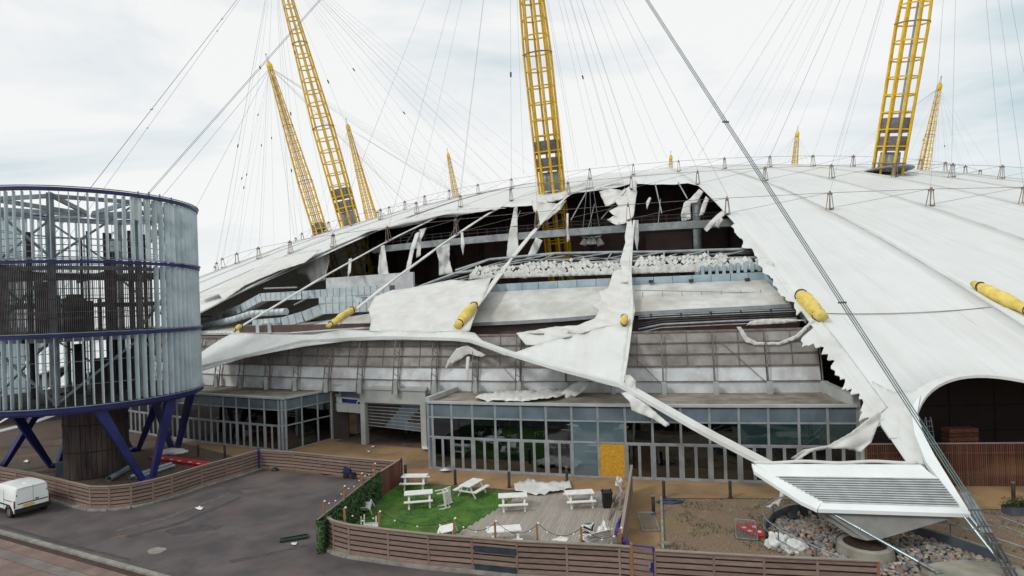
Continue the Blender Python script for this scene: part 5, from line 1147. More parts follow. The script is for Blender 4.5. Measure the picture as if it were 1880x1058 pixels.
# white sheet on the ground behind the deck
def ground_cloth(name, outline, lab, amp, wl, ang, seed, m='fabric', z=.03, step=5, cat='fabric'):
    o = cloth(name, outline, None, m, step, lambda x, y: G(x, y, z), 0, (10, 10), 0, jag=.5, seed=seed, solid=.02)
    ca, sa = math.cos(ang), math.sin(ang)
    for v in o.data.vertices:
        p = v.co; h = noise.noise(Vector(((p.x*ca+p.y*sa)/wl[0], (-p.x*sa+p.y*ca)/wl[1], seed)))+.5*noise.noise(Vector(((p.x*ca+p.y*sa)/wl[0]*2.2, (-p.x*sa+p.y*ca)/wl[1]*2, seed+3)))
        p.z += amp*(abs(math.sin(3.1*((p.x*ca+p.y*sa)/wl[0]+.8*h)))*.8+max(0, h+.3))*.7
    return tag(o, lab, cat)
ground_cloth('fabric_sheet', [(944, 893), (960, 886), (980, 884), (1000, 890), (1020, 886), (1044, 885), (1050, 900), (1030, 906), (990, 911), (966, 910), (946, 904)], 'rumpled white fabric sheet on the ground behind the deck', .2, (.3, 1.8), .9, 31)
bn = thing('wheelie_bin', 'black box bin standing on the deck by the board fence', 'bin', G(1115, 931)); P = G(1115, 932)
mb = MB(); mb.v = [P+Vector((x*s, y*s, z)) for z, s in ((0, .86), (.85, 1)) for x, y in ((-.27, -.27), (.27, -.27), (.27, .27), (-.27, .27))]; mb.f = [(0, 1, 2, 3), (4, 5, 6, 7), (0, 1, 5, 4), (1, 2, 6, 5), (2, 3, 7, 6), (3, 0, 4, 7)]; mb.build('bin_body', 'black_plastic', bn, bevel=.02)
bar('bin_rim', bn, P+Vector((-.3, 0, .87)), P+Vector((.3, 0, .87)), .6, .05, 'black_plastic')
for s in (-.22, .22): bar('handle', bn, P+Vector((s, .05, .88)), P+Vector((s, .05, 1.02)), .05, .05, 'black_plastic', (1, 0, 0))
# broken timbers leaning on the board fence
for i, (p0, z0, p1, z1, w, m_) in enumerate((((1122, 932), .05, (1138, 885), .9, .16, 'slat_cap'), ((1130, 925), .1, (1146, 895), .7, .12, 'deck'), ((1118, 955), .05, (1128, 915), .4, .1, 'slat'), ((1136, 935), .1, (1142, 905), .8, .1, 'slat'), ((1142, 905), .9, (1132, 882), 1.15, .1, 'deck'))):
    o = bar('broken_timber', None, G(*p0, z0), G(*p1, z1), w, .04, m_); tag(o, ('widest pale', 'short pale', 'lowest dark', 'upright dark', 'topmost pale')[i]+' broken timber in the heap against the board fence', 'timber', 'broken timbers by the board fence')
lump('striped_roll', G(1137, 890, .9), .2, .2, .35, 'fabric', 'small rolled striped fabric on top of the timber heap', 'fabric', 8)
# purple drape on the fence corner
mb = MB(); pts = [G(1143, 945, 1.5), G(1136, 962, 1.35), G(1134, 978, 1.2), G(1140, 990, 1.2), G(1150, 997, 1.3), G(1156, 1003, 1.2)]
mb.tube(pts, [.06, .10, .13, .12, .15, .12], 8)
for v in mb.v: v += Vector((noise.noise(v*4), noise.noise(v*4+Vector((3, 3, 3))), noise.noise(v*3)))*.08
o = mb.build('purple_bunting', 'purple', smooth=True); tag(o, 'twisted purple fabric hanging on the corner of the board fence', 'fabric')
# posts carrying festoon lights
poles = [(G(663, 920), 1.5, None)]
fp = []
for px, py, off in ((630, 958, .25), (694, 966, .25), (833, 980, .25), (909, 986, .25), (987, 990, .25), (1069, 996, .25), (1141, 1000, .25)):
    P = G(px, py, FH2); P.z = 0; P.y += off; fp.append(P)
hp = [hedgeB.lerp(hedgeA, t) for t in (.12, .42, .72, .98)]
names = ['nearest the hedge end', 'second from the hedge', 'beside the tipped low table', 'in front of the deck picnic table', 'midway along the deck', 'beside the slatted chair', 'at the purple fabric corner']
tops = []
for i, P in enumerate(fp):
    t = thing('festoon_post', 'short wooden light post on the front fence '+names[i], 'post', P, group='festoon light posts'); h = 2.0
    bar('timber', t, P, P+Vector((0, 0, h)), .09, .09, 'post_wood', (1, 0, 0)); piece('bulb', t, 'ball', 'bulb', Matrix.Translation(P+Vector((.06, 0, h+.02))) @ Matrix.Scale(.05, 4)); tops.append(P+Vector((.06, 0, h)))
ht = []
for i, P in enumerate(hp):
    P = P+Vector((-.22, -.1, 0)); t = thing('festoon_post', 'short wooden light post behind the hedge, '+('nearest the viewer', 'second from the front', 'third from the front', 'farthest')[i], 'post', P, group='festoon light posts')
    bar('timber', t, P, P+Vector((0, 0, 2.1)), .09, .09, 'post_wood', (1, 0, 0)); piece('bulb', t, 'ball', 'bulb', Matrix.Translation(P+Vector((.06, 0, 2.12))) @ Matrix.Scale(.05, 4)); ht.append(P+Vector((.06, 0, 2.1)))
def festoon(P, lab, sagv):
    t = thing('light_string', lab, 'light string', P[0])
    for i, (a_, b_) in enumerate(zip(P, P[1:])):
        mb = MB(); q = [a_.lerp(b_, k/10)-Vector((0, 0, sagv*4*(k/10)*(1-k/10))) for k in range(11)]; mb.tube(q, .012, 4); mb.build('wire', 'rubber', t)
        for k in (2, 5, 8): piece('bulb', t, 'ball', 'bulb', Matrix.Translation(q[k]-Vector((0, 0, .05))) @ Matrix.Scale(.045, 4))
festoon(tops, 'sagging string of small bulbs along the front fence posts', .45); festoon(ht, 'string of small bulbs behind the hedge', .3)
# bollards
for i, (px, py) in enumerate(((745, 880), (836, 890), (935, 895), (1041, 886), (1219, 914), (1341, 914), (1200, 945), (1861, 920), (364, 838), (413, 840))):
    P = G(px, py); t = thing('bollard', ('slim dark bollard just behind the corner post of the hedge', 'dark bollard in front of the leftmost folding doors', 'dark bollard before the middle folding doors', 'dark bollard behind the rumpled white sheet', 'dark bollard at the back left corner of the gravel', 'dark bollard behind the middle of the gravel bed', 'short dark bollard left of the gravel edging', 'dark bollard by the planter at the right edge', 'left one of two slim bollards by the left pavilion', 'right one of two slim bollards by the left pavilion')[i], 'bollard', P, group='dark bollards on the paving')
    rod('shaft', t, P, P+Vector((0, 0, .95)), .09, 'steel_dark'); rod('cap', t, P+Vector((0, 0, .95)), P+Vector((0, 0, 1.0)), .1, 'louvre_dark'); rod('base_plate', t, P, P+Vector((0, 0, .03)), .14, 'steel_dark')
# ================================================================ anchor nose with louvres
NO = .8
def NP(x, y): return RF(x, y, NO)
ns = thing('anchor_nose', 'white louvred nose frame at the foot of the roof edge', 'canopy', G(1600, 975))
n_a, n_b, n_c, n_d = NP(1384, 848), NP(1500, 930), NP(1782, 944), NP(1700, 848)
# plane through b, c, and the back edge
def plate(nm, px, m, th=.12, off=0.0):
    mb = MB(); n = len(px); P = [NP(*p)+Vector((0, 0, off)) for p in px]; mb.v = P+[p-Vector((0, 0, th)) for p in P]; mb.f = [tuple(range(n)), tuple(range(2*n-1, n-1, -1))]+[(i, n+i, n+(i+1) % n, (i+1) % n) for i in range(n)]
    return mb.build(nm, m, ns)
plate('top_band', [(1386, 852), (1690, 853), (1712, 872), (1724, 879), (1424, 875)], 'frame_white')
plate('left_edge_beam', [(1380, 852), (1424, 875), (1510, 922), (1500, 936), (1470, 922), (1384, 866)], 'frame_white', .16, .03)
plate('front_edge_beam', [(1502, 936), (1510, 922), (1762, 930), (1782, 945)], 'frame_white', .16, .03)
plate('right_edge_beam', [(1782, 945), (1762, 930), (1700, 850), (1680, 800), (1672, 752), (1690, 726), (1684, 760), (1696, 800), (1716, 838)], 'frame_white', .25, .05)
La = [NP(1424+i*(1510-1424)/11, 876+i*(923-876)/11) for i in range(12)]; Lb = [NP(1724+i*(1760-1724)/11, 880+i*(931-880)/11) for i in range(12)]
for i in range(12): bar('louvre', ns, La[i]+Vector((0, 0, -.03)), Lb[i]+Vector((0, 0, -.03)), .05, .17, 'nose_slat', (0, -.55, 1))
for t in (.18, .42, .66, .88): bar('louvre_carrier', ns, La[0].lerp(Lb[0], t)-Vector((0, 0, .16)), La[-1].lerp(Lb[-1], t-.06)-Vector((0, 0, .16)), .08, .06, 'steel_grey')
# fabric rolled along the back edge
mb = MB(); mb.tube([NP(x, 849+1.5*math.sin(x*.05)) for x in range(1384, 1690, 12)], .09, 6); mb.build('edge_roll', 'fabric', ns, smooth=True)
# soffit funnel below
mb = MB(); rim = [NP(1424, 880), NP(1510, 926), NP(1760, 936), NP(1722, 884)]; rim = [p-Vector((0, 0, .28)) for p in rim]; bot = [G(1565, 985, .75), G(1590, 992, .7), G(1615, 990, .75), G(1592, 980, .8)]
mb.v = rim+bot; mb.f = [(0, 1, 5, 4), (1, 2, 6, 5), (2, 3, 7, 6), (3, 0, 4, 7), (4, 5, 6, 7)]; mb.build('soffit', 'soffit_shade', ns, solid=.03)
sp_ = G(1590, 986, .1); rod('downpipe', ns, Vector((sp_.x, sp_.y, 0)), Vector((sp_.x, sp_.y, 1.2)), .28, 'portal_grey', 'rod16')
# sloping struts
def strut(nm, p0, z0, p1, z1, r_, lab):
    o_ = thing(nm, lab, 'strut', G(*p1)); a_, b_ = G(*p0, z0), G(*p1, z1); rod('tube', o_, a_, a_.lerp(b_, .86), r_, 'galv', 'rod16'); rod('sleeve', o_, a_.lerp(b_, .30), a_.lerp(b_, .33), r_*1.25, 'galv', 'rod16'); rod('end_fork', o_, a_.lerp(b_, .84), b_, r_*1.35, 'fitting', 'rod16'); rod('pin', o_, b_-Vector((.14, 0, 0)), b_+Vector((.14, 0, 0)), .09, 'fitting', 'rod16'); return o_
strut('tension_strut', (1521, 939), 1.6, (1722, 1052), .35, .055, 'long pale steel strut slanting across the pebble bed'); strut('tension_strut', (1768, 946), 1.7, (1836, 1032), .35, .055, 'left one of the twin pale struts under the nose tip'); strut('tension_strut', (1780, 948), 1.7, (1846, 1030), .35, .055, 'right one of the twin pale struts under the nose tip')
# cable terminations
ca_ = thing('cable_anchorage', 'dark steel cable sockets and rods running down to the concrete block', 'anchor', G(1850, 1058)); c0, c1 = G(1772, 905, 2.65), G(1862, 1064, .35)
obv = (c1-c0).normalized().cross(Vector((0, 0, 1))).normalized()
for q in (-1, 0, 1):
    o_ = obv*q*.13; rod('socket', ca_, c0.lerp(c1, 0)+o_, c0.lerp(c1, .22)+o_, .085, 'fitting', 'rod16'); rod('turnbuckle', ca_, c0.lerp(c1, .24)+o_, c0.lerp(c1, .5)+o_, .06, 'fitting'); rod('anchor_rod', ca_, c0.lerp(c1, .5)+o_, c1+o_*1.3, .04, 'steel_dark')
for t in (.22, .42, .62, .88): bar('yoke', ca_, c0.lerp(c1, t)-obv*.22, c0.lerp(c1, t)+obv*.22, .14, .12, 'fitting')
mb = MB(); P = G(1790, 1062); mb.prism([(P.x+1.9*math.cos(a)*(1+.12*math.sin(3*a)), P.y+1.05*math.sin(a)-.1) for a in [k*math.pi/9 for k in range(18)]], -.02, .34); o = mb.build('anchor_block', 'concrete', bevel=.12); tag(o, 'rounded pale concrete anchor block at the bottom right corner', 'concrete block')
# ================================================================ pebble bed, ring walls, manhole
pit_px = [(1412, 968), (1440, 950), (1490, 940), (1560, 945), (1650, 972), (1740, 1002), (1800, 1024), (1836, 1040), (1820, 1062), (1760, 1085), (1640, 1090), (1560, 1075), (1500, 1050), (1440, 1020), (1410, 1000)]
pit_poly = [p[:2] for p in GP(pit_px)]
pit = sheet('pebble_bed', pit_poly, .002, 'soil'); rr = random.Random(12)
pmesh = []
for k in range(9):
    bm = bmesh.new(); bmesh.ops.create_icosphere(bm, subdivisions=2, radius=1)
    for v in bm.verts: v.co *= 1+.28*noise.noise(v.co*1.1+Vector((k*7, 0, 0)))
    me = bpy.data.meshes.new('pebble'); bm.to_mesh(me); bm.free(); me.materials.append(M[('pebble', 'pebble_red', 'pebble_grey')[k % 3]])
    for p in me.polygons: p.use_smooth = True
    pmesh.append(me)
MH = G(1588, 1016); spots = []; cells = {}
xs = [p[0] for p in pit_poly]; ys = [p[1] for p in pit_poly]
for tr_ in range(26000):
    x, y = rr.uniform(min(xs), max(xs)), rr.uniform(min(ys), max(ys))
    if not inpoly(x, y, pit_poly) or (x-MH.x)**2+(y-MH.y)**2 < 1.2**2: continue
    s = rr.choice((.075, .09, .11, .13, .16)); ok = True; cx_, cy_ = int(x/.3), int(y/.3)
    for i in (-1, 0, 1):
        for j in (-1, 0, 1):
            for (a_, b_, s2) in cells.get((cx_+i, cy_+j), ()):
                if (a_-x)**2+(b_-y)**2 < (.86*(s+s2))**2: ok = False
    if ok: cells.setdefault((cx_, cy_), []).append((x, y, s)); spots.append((x, y, s))
spots.sort(key=lambda q: -q[2]/q[1])
stuffmb = MB()
for i, (x, y, s) in enumerate(spots):
    mt = Matrix.Translation((x, y, s*.45)) @ Matrix.Rotation(rr.uniform(0, 6.28), 4, 'Z') @ Matrix.Rotation(rr.uniform(-.3, .3), 4, 'X') @ Matrix.Diagonal((s*1.25, s*.95, s*.75, 1))
    if i < 300: link(bpy.data.objects.new('pebble', pmesh[i % 9]), pit, mt)
    else:
        me = pmesh[i % 9]; i0 = len(stuffmb.v); stuffmb.v += [mt @ v.co for v in me.vertices]; stuffmb.f += [tuple(i0+q for q in p.vertices) for p in me.polygons]
print('PEBBLES', len(spots))
if stuffmb.v:
    o = stuffmb.build('small_pebbles', 'pebble', pit, smooth=True, fixn=False); o['kind'] = 'stuff'
    for k in ('pebble_red', 'pebble_grey'): o.data.materials.append(M[k])
    nf = len(pmesh[0].polygons)
    for i, p in enumerate(o.data.polygons): p.material_index = (i//nf) % 3
mh = thing('manhole', 'round concrete shaft ring with a rusty lid in the pebble bed', 'manhole', MH); mb = MB(); n = 32
for r_, z in ((1.12, 0), (1.05, .42), (.98, .46), (.84, .46), (.82, .40)): mb.v += [MH+Vector((r_*math.cos(2*math.pi*k/n), r_*math.sin(2*math.pi*k/n), z)) for k in range(n)]
for q in range(4):
    for k in range(n): mb.f.append((q*n+k, q*n+(k+1) % n, (q+1)*n+(k+1) % n, (q+1)*n+k))
mb.build('concrete_ring', 'concrete', mh, smooth=False); rod('lid', mh, MH+Vector((0, 0, .36)), MH+Vector((0, 0, .43)), .83, 'rust_lid', 'rod16')
# low blue grey retaining wall round the pit
wl_px = [(1412, 996), (1408, 972), (1425, 956), (1460, 944), (1500, 940)]
rwl = thing('retaining_wall', 'low blue grey metal edging wall behind the pebble bed', 'retaining wall', G(1650, 972))
for chain in ([(1404, 998), (1406, 975), (1420, 957), (1450, 944), (1490, 938)], [(1636, 968), (1690, 986), (1745, 1003), (1800, 1022), (1842, 1038)]):
    Q = GP(chain)
    for a_, b_ in zip(Q, Q[1:]): bar('edging_plate', rwl, a_+Vector((0, 0, .2)), b_+Vector((0, 0, .2)), .06, .46, 'slate_blue')
# handrails
def railing(lab, px, h=1.0, mids=(.5,)):
    t = thing('handrail', lab, 'railing', G(*px[0])); Q = GP(px)
    for zz in (h,)+tuple(h*m_ for m_ in mids):
        mb = MB(); mb.tube([p+Vector((0, 0, zz)) for p in Q], .026, 6); mb.build('rail', 'galv', t, smooth=True)
    for p in Q[::2]: rod('upright', t, p, p+Vector((0, 0, h)), .025, 'fitting')
railing('curved steel handrail sweeping round the left of the pebble bed', [(1478, 942), (1445, 946), (1420, 954), (1405, 966), (1400, 980), (1408, 994), (1430, 1012), (1460, 1030), (1500, 1050), (1550, 1072), (1600, 1092)]); railing('straight steel handrail along the back of the pebble bed', [(1640, 968), (1692, 986), (1746, 1004), (1800, 1022), (1900, 1058), (1960, 1080)])
railing('far steel handrail on the gravel right of the nose', [(1790, 965), (1850, 985), (1910, 1010)], .8)
pl_ = thing('planter', 'blue grey trough planter with low shrubs at the right edge', 'planter', G(1862, 945)); q0, q1 = G(1848, 945), G(1910, 942); bar('trough', pl_, q0+Vector((0, 0, .2)), q1+Vector((0, 0, .2)), .6, .42, 'slate_blue')
mb = MB(); rr = random.Random(6)
for k in range(900):
    c = q0.lerp(q1, rr.random())+Vector((rr.uniform(-.3, .3), rr.uniform(-.25, .25), .4+abs(rr.gauss(0, .2)))); leaf(c, Vector((rr.uniform(-1, 1), rr.uniform(-1, 1), 1)), rr.uniform(.03, .07))
o = mb.build('shrub', 'plant', pl_, fixn=False); o['kind'] = 'stuff'
for i, (px, py) in enumerate(((1457, 958), (1476, 951), (1497, 950))):
    P = G(px, py); t = thing('ground_light', ('left', 'middle', 'right')[i]+' one of three dark floodlights on the pebbles', 'floodlight', P, group='floodlights on the pebbles'); piece('lamp_body', t, 'box', 'black_plastic', Matrix.Translation(P+Vector((0, 0, .34))) @ E_(-30, 0, -20+20*i) @ Matrix.Diagonal((.34, .16, .34, 1))); bar('bracket', t, P, P+Vector((0, 0, .25)), .2, .06, 'steel_dark', (1, 0, 0)); 
o = sheet('concrete_pad', GP([(1445, 962), (1475, 955), (1515, 957), (1520, 966), (1480, 978), (1450, 974)]), .06, 'concrete'); del o['kind']; md = o.modifiers.new('t', 'SOLIDIFY'); md.thickness = .12; tag(o, 'small concrete pad under the floodlights', 'concrete pad')
# crowd barriers
def barrier(lab, P0, P1, tilt, h=1.05):
    t = thing('crowd_barrier', lab, 'barrier', P0, group='steel crowd barriers'); d = (P1-P0).normalized(); n = Vector((-d.y, d.x, 0)); up = n*math.cos(tilt)+Vector((0, 0, math.sin(tilt)))
    a_, b_ = P0+Vector((0, 0, .06)), P1+Vector((0, 0, .06)); c_, e_ = b_+up*h, a_+up*h
    for p, q in ((a_, b_), (b_, c_), (c_, e_), (e_, a_)): rod('frame_tube', t, p, q, .02, 'galv')
    m_ = 15
    for k in range(1, m_): rod('bar', t, a_.lerp(b_, k/m_), e_.lerp(c_, k/m_), .009, 'galv', 'rod5')
    for p in (a_.lerp(b_, .12), a_.lerp(b_, .88)): rod('foot', t, p, p+Vector((0, 0, .3))-up*.1, .02, 'galv')
barrier('steel crowd barrier lying flat on the paving beside the gravel edging', G(1180, 976), G(1211, 976), R(8), 1.75); barrier('steel crowd barrier lying over red plastic on the gravel', G(1352, 990), G(1392, 994), R(6), 1.9)
for i, ((x0, y0), (x1, y1)) in enumerate((((1356, 966), (1386, 984)), ((1376, 962), (1402, 988)))):
    a_, b_ = G(x0, y0), G(x1, y1); t = thing('plastic_barrier', ('red plastic barrier lying under the steel barrier on the gravel', 'red plastic barrier lying beside the pebble bed, right of the other')[i], 'barrier', a_, group='red barriers on the gravel'); bar('barrier_body', t, a_+Vector((0, 0, .05)), b_+Vector((0, 0, .05)), .4, .08, 'red_plastic')
    for q in (.3, .65): bar('reflector', t, a_.lerp(b_, q)+Vector((0, 0, .1)), a_.lerp(b_, q+.12)+Vector((0, 0, .1)), .18, .02, 'white_print')
# coil of hose, clumps, litter
t = thing('hose_coil', 'coil of dark blue hose at the back left corner of the gravel', 'hose', G(1230, 921)); P = G(1230, 922)
for k in range(5):
    mb = MB(); r_ = .32+.06*k; mb.tube([P+Vector((r_*1.3*math.cos(a), r_*.6*math.sin(a), .05+.03*math.sin(a*3+k))) for a in [q*math.pi/10 for q in range(20)]], .035, 5, True); mb.build('hose_turn', 'blue_plastic', t, smooth=True)
ground_cloth('torn_fabric', [(1405, 940), (1420, 928), (1440, 905), (1446, 908), (1436, 926), (1426, 938), (1414, 938)], 'small pointed white fabric scrap hanging on the curved handrail', .4, (.3, .9), .4, 33, z=.7)
lump('torn_fabric', G(1428, 1006), .42, .3, .5, 'fabric', 'crumpled white fabric heap left of the pebbles', 'fabric', 21, .5, 4); lump('torn_fabric', G(1462, 1012), .4, .26, .34, 'fabric', 'smaller crumpled fabric heap caught on the handrail', 'fabric', 27, .5, 4)
lump('tarpaulin', G(316, 832), 1.15, .5, .28, 'white_paint', 'white sheeting wrapped round the foot of the far right blue leg', 'sheeting', 41, .3)
lump('stone', G(1222, 1000), .34, .2, .12, 'concrete', 'flat pale stone at the near left corner of the gravel', 'stone', 43, .2)
ground_cloth('litter', [(806, 864), (818, 861), (830, 866), (822, 868), (810, 867)], 'flattened white scrap before the leftmost folding doors', .15, (.3, .3), 0, 61, cat='litter'); ground_cloth('litter', [(774, 823), (786, 823), (786, 830), (776, 829)], 'white scrap by the right pier of the entrance', .3, (.3, .3), 0, 62, cat='litter')
for i, (px, py, w, lab) in enumerate(((684, 821, 4, 'small white scrap on the paving before the entrance'), (677, 830, 3, 'tiny white scrap nearer the slatted fence'), (366, 934, 8, 'pale bird shaped mark of litter on the asphalt'), (540, 1000, 6, 'white scrap beside the dark green board'), (48, 848, 5, 'white scrap on the gravel left of the tower'), (80, 838, 5, 'second white scrap further back left of the tower'))):
    ground_cloth('litter', [(px-w, py), (px, py-w*.35), (px+w, py-w*.2), (px+w*.6, py+w*.4), (px-w*.3, py+w*.35)], lab, .08, (.2, .2), 0, 70+i, 'white_paint', .01, 2, cat='litter')
gb = thing('green_board', 'dark green board dropped on the asphalt left of the hedge', 'board', G(540, 992)); a_, b_ = G(514, 994), G(566, 986); bar('board', gb, a_+Vector((0, 0, .05)), b_+Vector((0, 0, .05)), .42, .07, 'green_board'); bar('batten', gb, a_+Vector((.1, .1, .1)), b_+Vector((-.1, .1, .1)), .06, .05, 'ivy_dark')
# fabric lying on the pavilion roof
def roof_cloth(outline, lab, seed, z=4.75, amp=.2):
    o = cloth('torn_fabric', outline, None, 'fabric', 5, lambda x, y: G(x, y, z), .0, (10, 10), 0, jag=1, seed=seed, solid=.03)
    for v in o.data.vertices: p = v.co; p.z += amp*(.75*abs(math.sin(2.2*(p.y*2.2+.35*p.x)+2*noise.noise(Vector((p.x/2, p.y, seed)))))+max(0, .3+noise.noise(Vector((p.x/1.6, p.y/1.2, seed))))*.6)
    tag(o, lab, 'fabric')
roof_cloth([(872, 732), (900, 724), (950, 720), (1000, 718), (1030, 718), (1042, 726), (1020, 734), (960, 738), (920, 740), (890, 738)], 'long crumpled white fabric lying on the right pavilion roof', 81)
o = cloth('torn_fabric', [(1030, 722, 152.5), (1046, 708, 151.5), (1064, 700, 151.2), (1082, 702, 151.2), (1074, 716, 152), (1056, 728, 152.8), (1040, 732, 153)], None, 'fabric', 5, None, .5, (10, 40), .6, seed=82); tag(o, 'folded white fabric draped from the wall onto the pavilion roof', 'fabric')
# ================================================================ van
vA, vB = G(26, 954), G(80, 939); vr = (vB-vA); vr.z = 0; vr.normalize(); vf = Vector((-vr.y, vr.x, 0)); 
if vf.x > 0: vf = -vf
vm = Matrix(((vr.x, vf.x, 0, vA.x+vr.x*.86), (vr.y, vf.y, 0, vA.y+vr.y*.86), (0, 0, 1, 0), (0, 0, 0, 1)))
vn = thing('panel_van', 'small white panel van parked beside the slatted fence', 'van', mtx=vm)
def vbuild(nm, sections, m, bevel=.05):
    """loft cross sections along y; each is (y, [(x,z)...])"""
    mb = MB(); n = len(sections[0][1])
    for y, s in sections: mb.v += [vm @ Vector((x, y, z)) for x, z in s]
    for i in range(len(sections)-1):
        for k in range(n): mb.f.append((i*n+k, i*n+(k+1) % n, (i+1)*n+(k+1) % n, (i+1)*n+k))
    mb.f += [tuple(range(n)), tuple((len(sections)-1)*n+k for k in range(n))[::-1]]
    o = mb.build(nm, m, vn, smooth=True, bevel=0); md = o.modifiers.new('e', 'EDGE_SPLIT'); md.split_angle = R(35); return o
def sec(w, zt, zb=.28, tw_=.80, sh_=.92):
    return [(-w*.97, zb), (w*.97, zb), (w, zb+.25), (w, sh_), (w*.95, sh_+.35*(zt-sh_)), (w*(tw_+.10), zt-.14), (w*tw_, zt-.03), (w*.4, zt), (-w*.4, zt), (-w*tw_, zt-.03), (-w*(tw_+.10), zt-.14), (-w*.95, sh_+.35*(zt-sh_)), (-w, sh_), (-w, zb+.25)]
vbuild('body', [(0, sec(.80, 1.70)), (.06, sec(.845, 1.765)), (.35, sec(.86, 1.80)), (1.6, sec(.86, 1.80)), (2.2, sec(.86, 1.77)), (2.55, sec(.86, 1.64)), (3.1, sec(.86, 1.13)), (3.3, sec(.86, 1.03)), (3.95, sec(.80, .90, sh_=.72)), (4.1, sec(.70, .80, sh_=.66))], 'paint_white')
def vbar(nm, a_, b_, w, h, m, par=None): return bar(nm, par or vn, vm @ Vector(a_), vm @ Vector(b_), w, h, m)
vbar('rear_bumper', (-.84, -.05, .42), (.84, -.05, .42), .16, .24, 'rubber'); vbar('number_plate', (-.42, -.015, .66), (.1, -.015, .66), .03, .12, 'plate_yellow'); vbar('door_trim', (-.68, -.012, .80), (.76, -.012, .80), .03, .05, 'black_plastic'); vbar('door_gap', (.05, -.004, 1.28), (.066, -.004, 1.28), .01, .9, 'louvre_dark')
vbar('door_gap', (-.70, -.004, 1.64), (.70, -.004, 1.64), .01, .014, 'louvre_dark'); vbar('door_hinge', (-.74, -.01, 1.3), (-.70, -.01, 1.3), .03, .1, 'louvre_dark'); vbar('door_hinge', (.70, -.01, 1.3), (.74, -.01, 1.3), .03, .1, 'louvre_dark'); vbar('roof_vent', (-.15, .6, 1.82), (.15, .6, 1.82), .3, .05, 'paint_white')
for y_ in (1.28, 1.9): vbar('panel_gap', (-.866, y_, 1.0), (-.866, y_+.014, 1.0), .012, 1.1, 'louvre_dark')
vbar('door_handle', (.16, -.015, .90), (.32, -.015, .90), .04, .06, 'black_plastic')
for s in (-1, 1):
    vbar('tail_lamp', (s*.80, .01, .80), (s*.86, .03, .80), .1, .42, 'lamp_red'); vbar('side_trim', (s*.875, .5, .72), (s*.875, 2.7, .72), .02, .07, 'black_plastic'); vbar('side_sill', (s*.865, .15, .36), (s*.865, 3.6, .36), .03, .14, 'rubber')
    vbar('sliding_rail', (s*.87, .25, .98), (s*.87, 1.2, .98), .02, .035, 'louvre_dark'); vbar('side_window', (s*.80, 1.95, 1.32), (s*.80, 2.75, 1.26), .05, .4, 'van_glass'); vbar('mirror', (s*.98, 2.75, 1.1), (s*.98, 2.85, 1.1), .14, .2, 'black_plastic')
    for y in (.62, 3.3):
        wh = thing('wheel', None, None, parent=vn, mtx=vm @ Matrix.Translation((s*.78, y, .31))); rod('tyre', wh, vm @ Vector((s*.70, y, .31)), vm @ Vector((s*.88, y, .31)), .31, 'rubber', 'rod16'); rod('rim', wh, vm @ Vector((s*.80, y, .31)), vm @ Vector((s*.887, y, .31)), .2, 'chrome', 'rod16')
        mb = MB(); mb.tube([vm @ Vector((s*.868, y+.38*math.cos(a), .33+.38*math.sin(a))) for a in [q*math.pi/8 for q in range(9)]], .05, 5); mb.build('wheel_arch', 'black_plastic', vn)
mb = MB(); mb.quad(*[vm @ Vector(p) for p in ((-.7, 2.52, 1.64), (.7, 2.52, 1.64), (.78, 3.12, 1.15), (-.78, 3.12, 1.15))]); mb.build('windscreen', 'van_glass', vn, solid=.03)
# distant bank and river wall beyond the tower
bk = MB(); bk.prism([(-260, 150), (-60, 118), (-62, 122), (-262, 158)], -.01, 2.2); o = bk.build('river_wall', 'slate_blue'); tag(o, 'low blue grey wall beyond the round tower', 'wall')
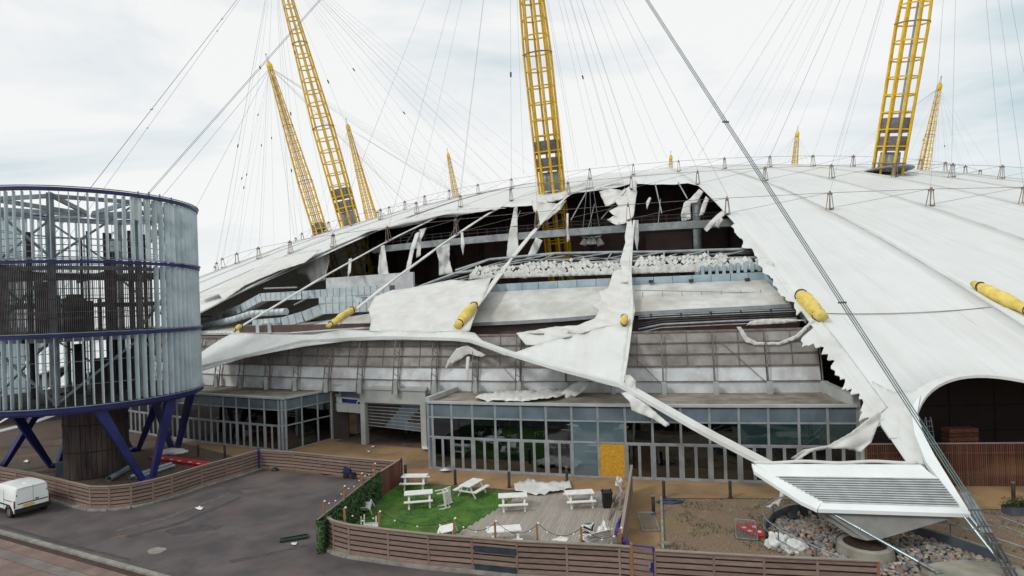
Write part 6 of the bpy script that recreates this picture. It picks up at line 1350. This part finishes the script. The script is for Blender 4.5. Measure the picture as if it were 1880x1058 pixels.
# dark hand cart and sack left by the slatted fence
hc = thing('hand_cart', 'low dark hand cart parked against the straight slatted fence', 'cart', G(645, 877)); a_, b_ = G(632, 876), G(655, 878)
bar('cart_bed', hc, a_+Vector((0, 0, .36)), b_+Vector((0, 0, .36)), .5, .12, 'black_plastic'); bar('cart_box', hc, a_.lerp(b_, .1)+Vector((0, 0, .55)), a_.lerp(b_, .62)+Vector((0, 0, .5)), .42, .3, 'indigo'); rod('cart_handle', hc, b_+Vector((0, 0, .4)), b_+Vector((.45, .1, .85)), .025, 'steel_dark')
for t_ in (.2, .8):
    for s_ in (-.24, .24): P = a_.lerp(b_, t_)+Vector((0, s_, .17)); rod('wheel', hc, P-Vector((0, .05, 0)), P+Vector((0, .05, 0)), .17, 'rubber', 'rod16')
lump('sack', G(604, 870), .42, .25, .3, 'black_plastic', 'dark sack slumped at the foot of the straight slatted fence', 'sack', 91, .3, 4)
lump('sack', G(505, 864), .22, .16, .16, 'black_plastic', 'small dark bag in the corner of the asphalt yard', 'sack', 93, .3, 4)
# loose stones and dry tufts over the gravel
rr = random.Random(77); mb = MB(); tf_ = MB(); gp = [tuple(p) for p in grav_poly]; xs = [p[0] for p in gp]; ys = [p[1] for p in gp]; n_ = 0
while n_ < 5200:
    x, y = rr.uniform(min(xs), max(xs)), rr.uniform(max(min(ys), 22), max(ys))
    if not inpoly(x, y, gp) or inpoly(x, y, pit_poly): continue
    n_ += 1; s = rr.uniform(.015, .05); i = len(mb.v); a = rr.uniform(0, 6.28)
    mb.v += [Vector((x+s*math.cos(a+k*2.09), y+s*math.sin(a+k*2.09), -.002)) for k in range(3)]+[Vector((x+rr.uniform(-.4, .4)*s, y, s*.7))]; mb.f += [(i, i+1, i+3), (i+1, i+2, i+3), (i+2, i, i+3)]
    if noise.noise(Vector((x*.6, y*.6, 3))) > .12:
        for q in range(3):
            i = len(tf_.v); a = rr.uniform(0, 6.28); w = .012; h = rr.uniform(.04, .14); tf_.v += [Vector((x-math.cos(a)*w, y-math.sin(a)*w, 0)), Vector((x+math.cos(a)*w, y+math.sin(a)*w, 0)), Vector((x+rr.uniform(-.08, .08), y+rr.uniform(-.08, .08), h))]; tf_.f.append((i, i+1, i+2))
o = mb.build('loose_stones', 'pebble', fixn=False); tag(o, 'scatter of small loose stones over the gravel bed', 'stones', kind='stuff')
o = tf_.build('dry_grass', 'plant', fixn=False); tag(o, 'thin tufts of grass growing through the gravel', 'grass', kind='stuff')
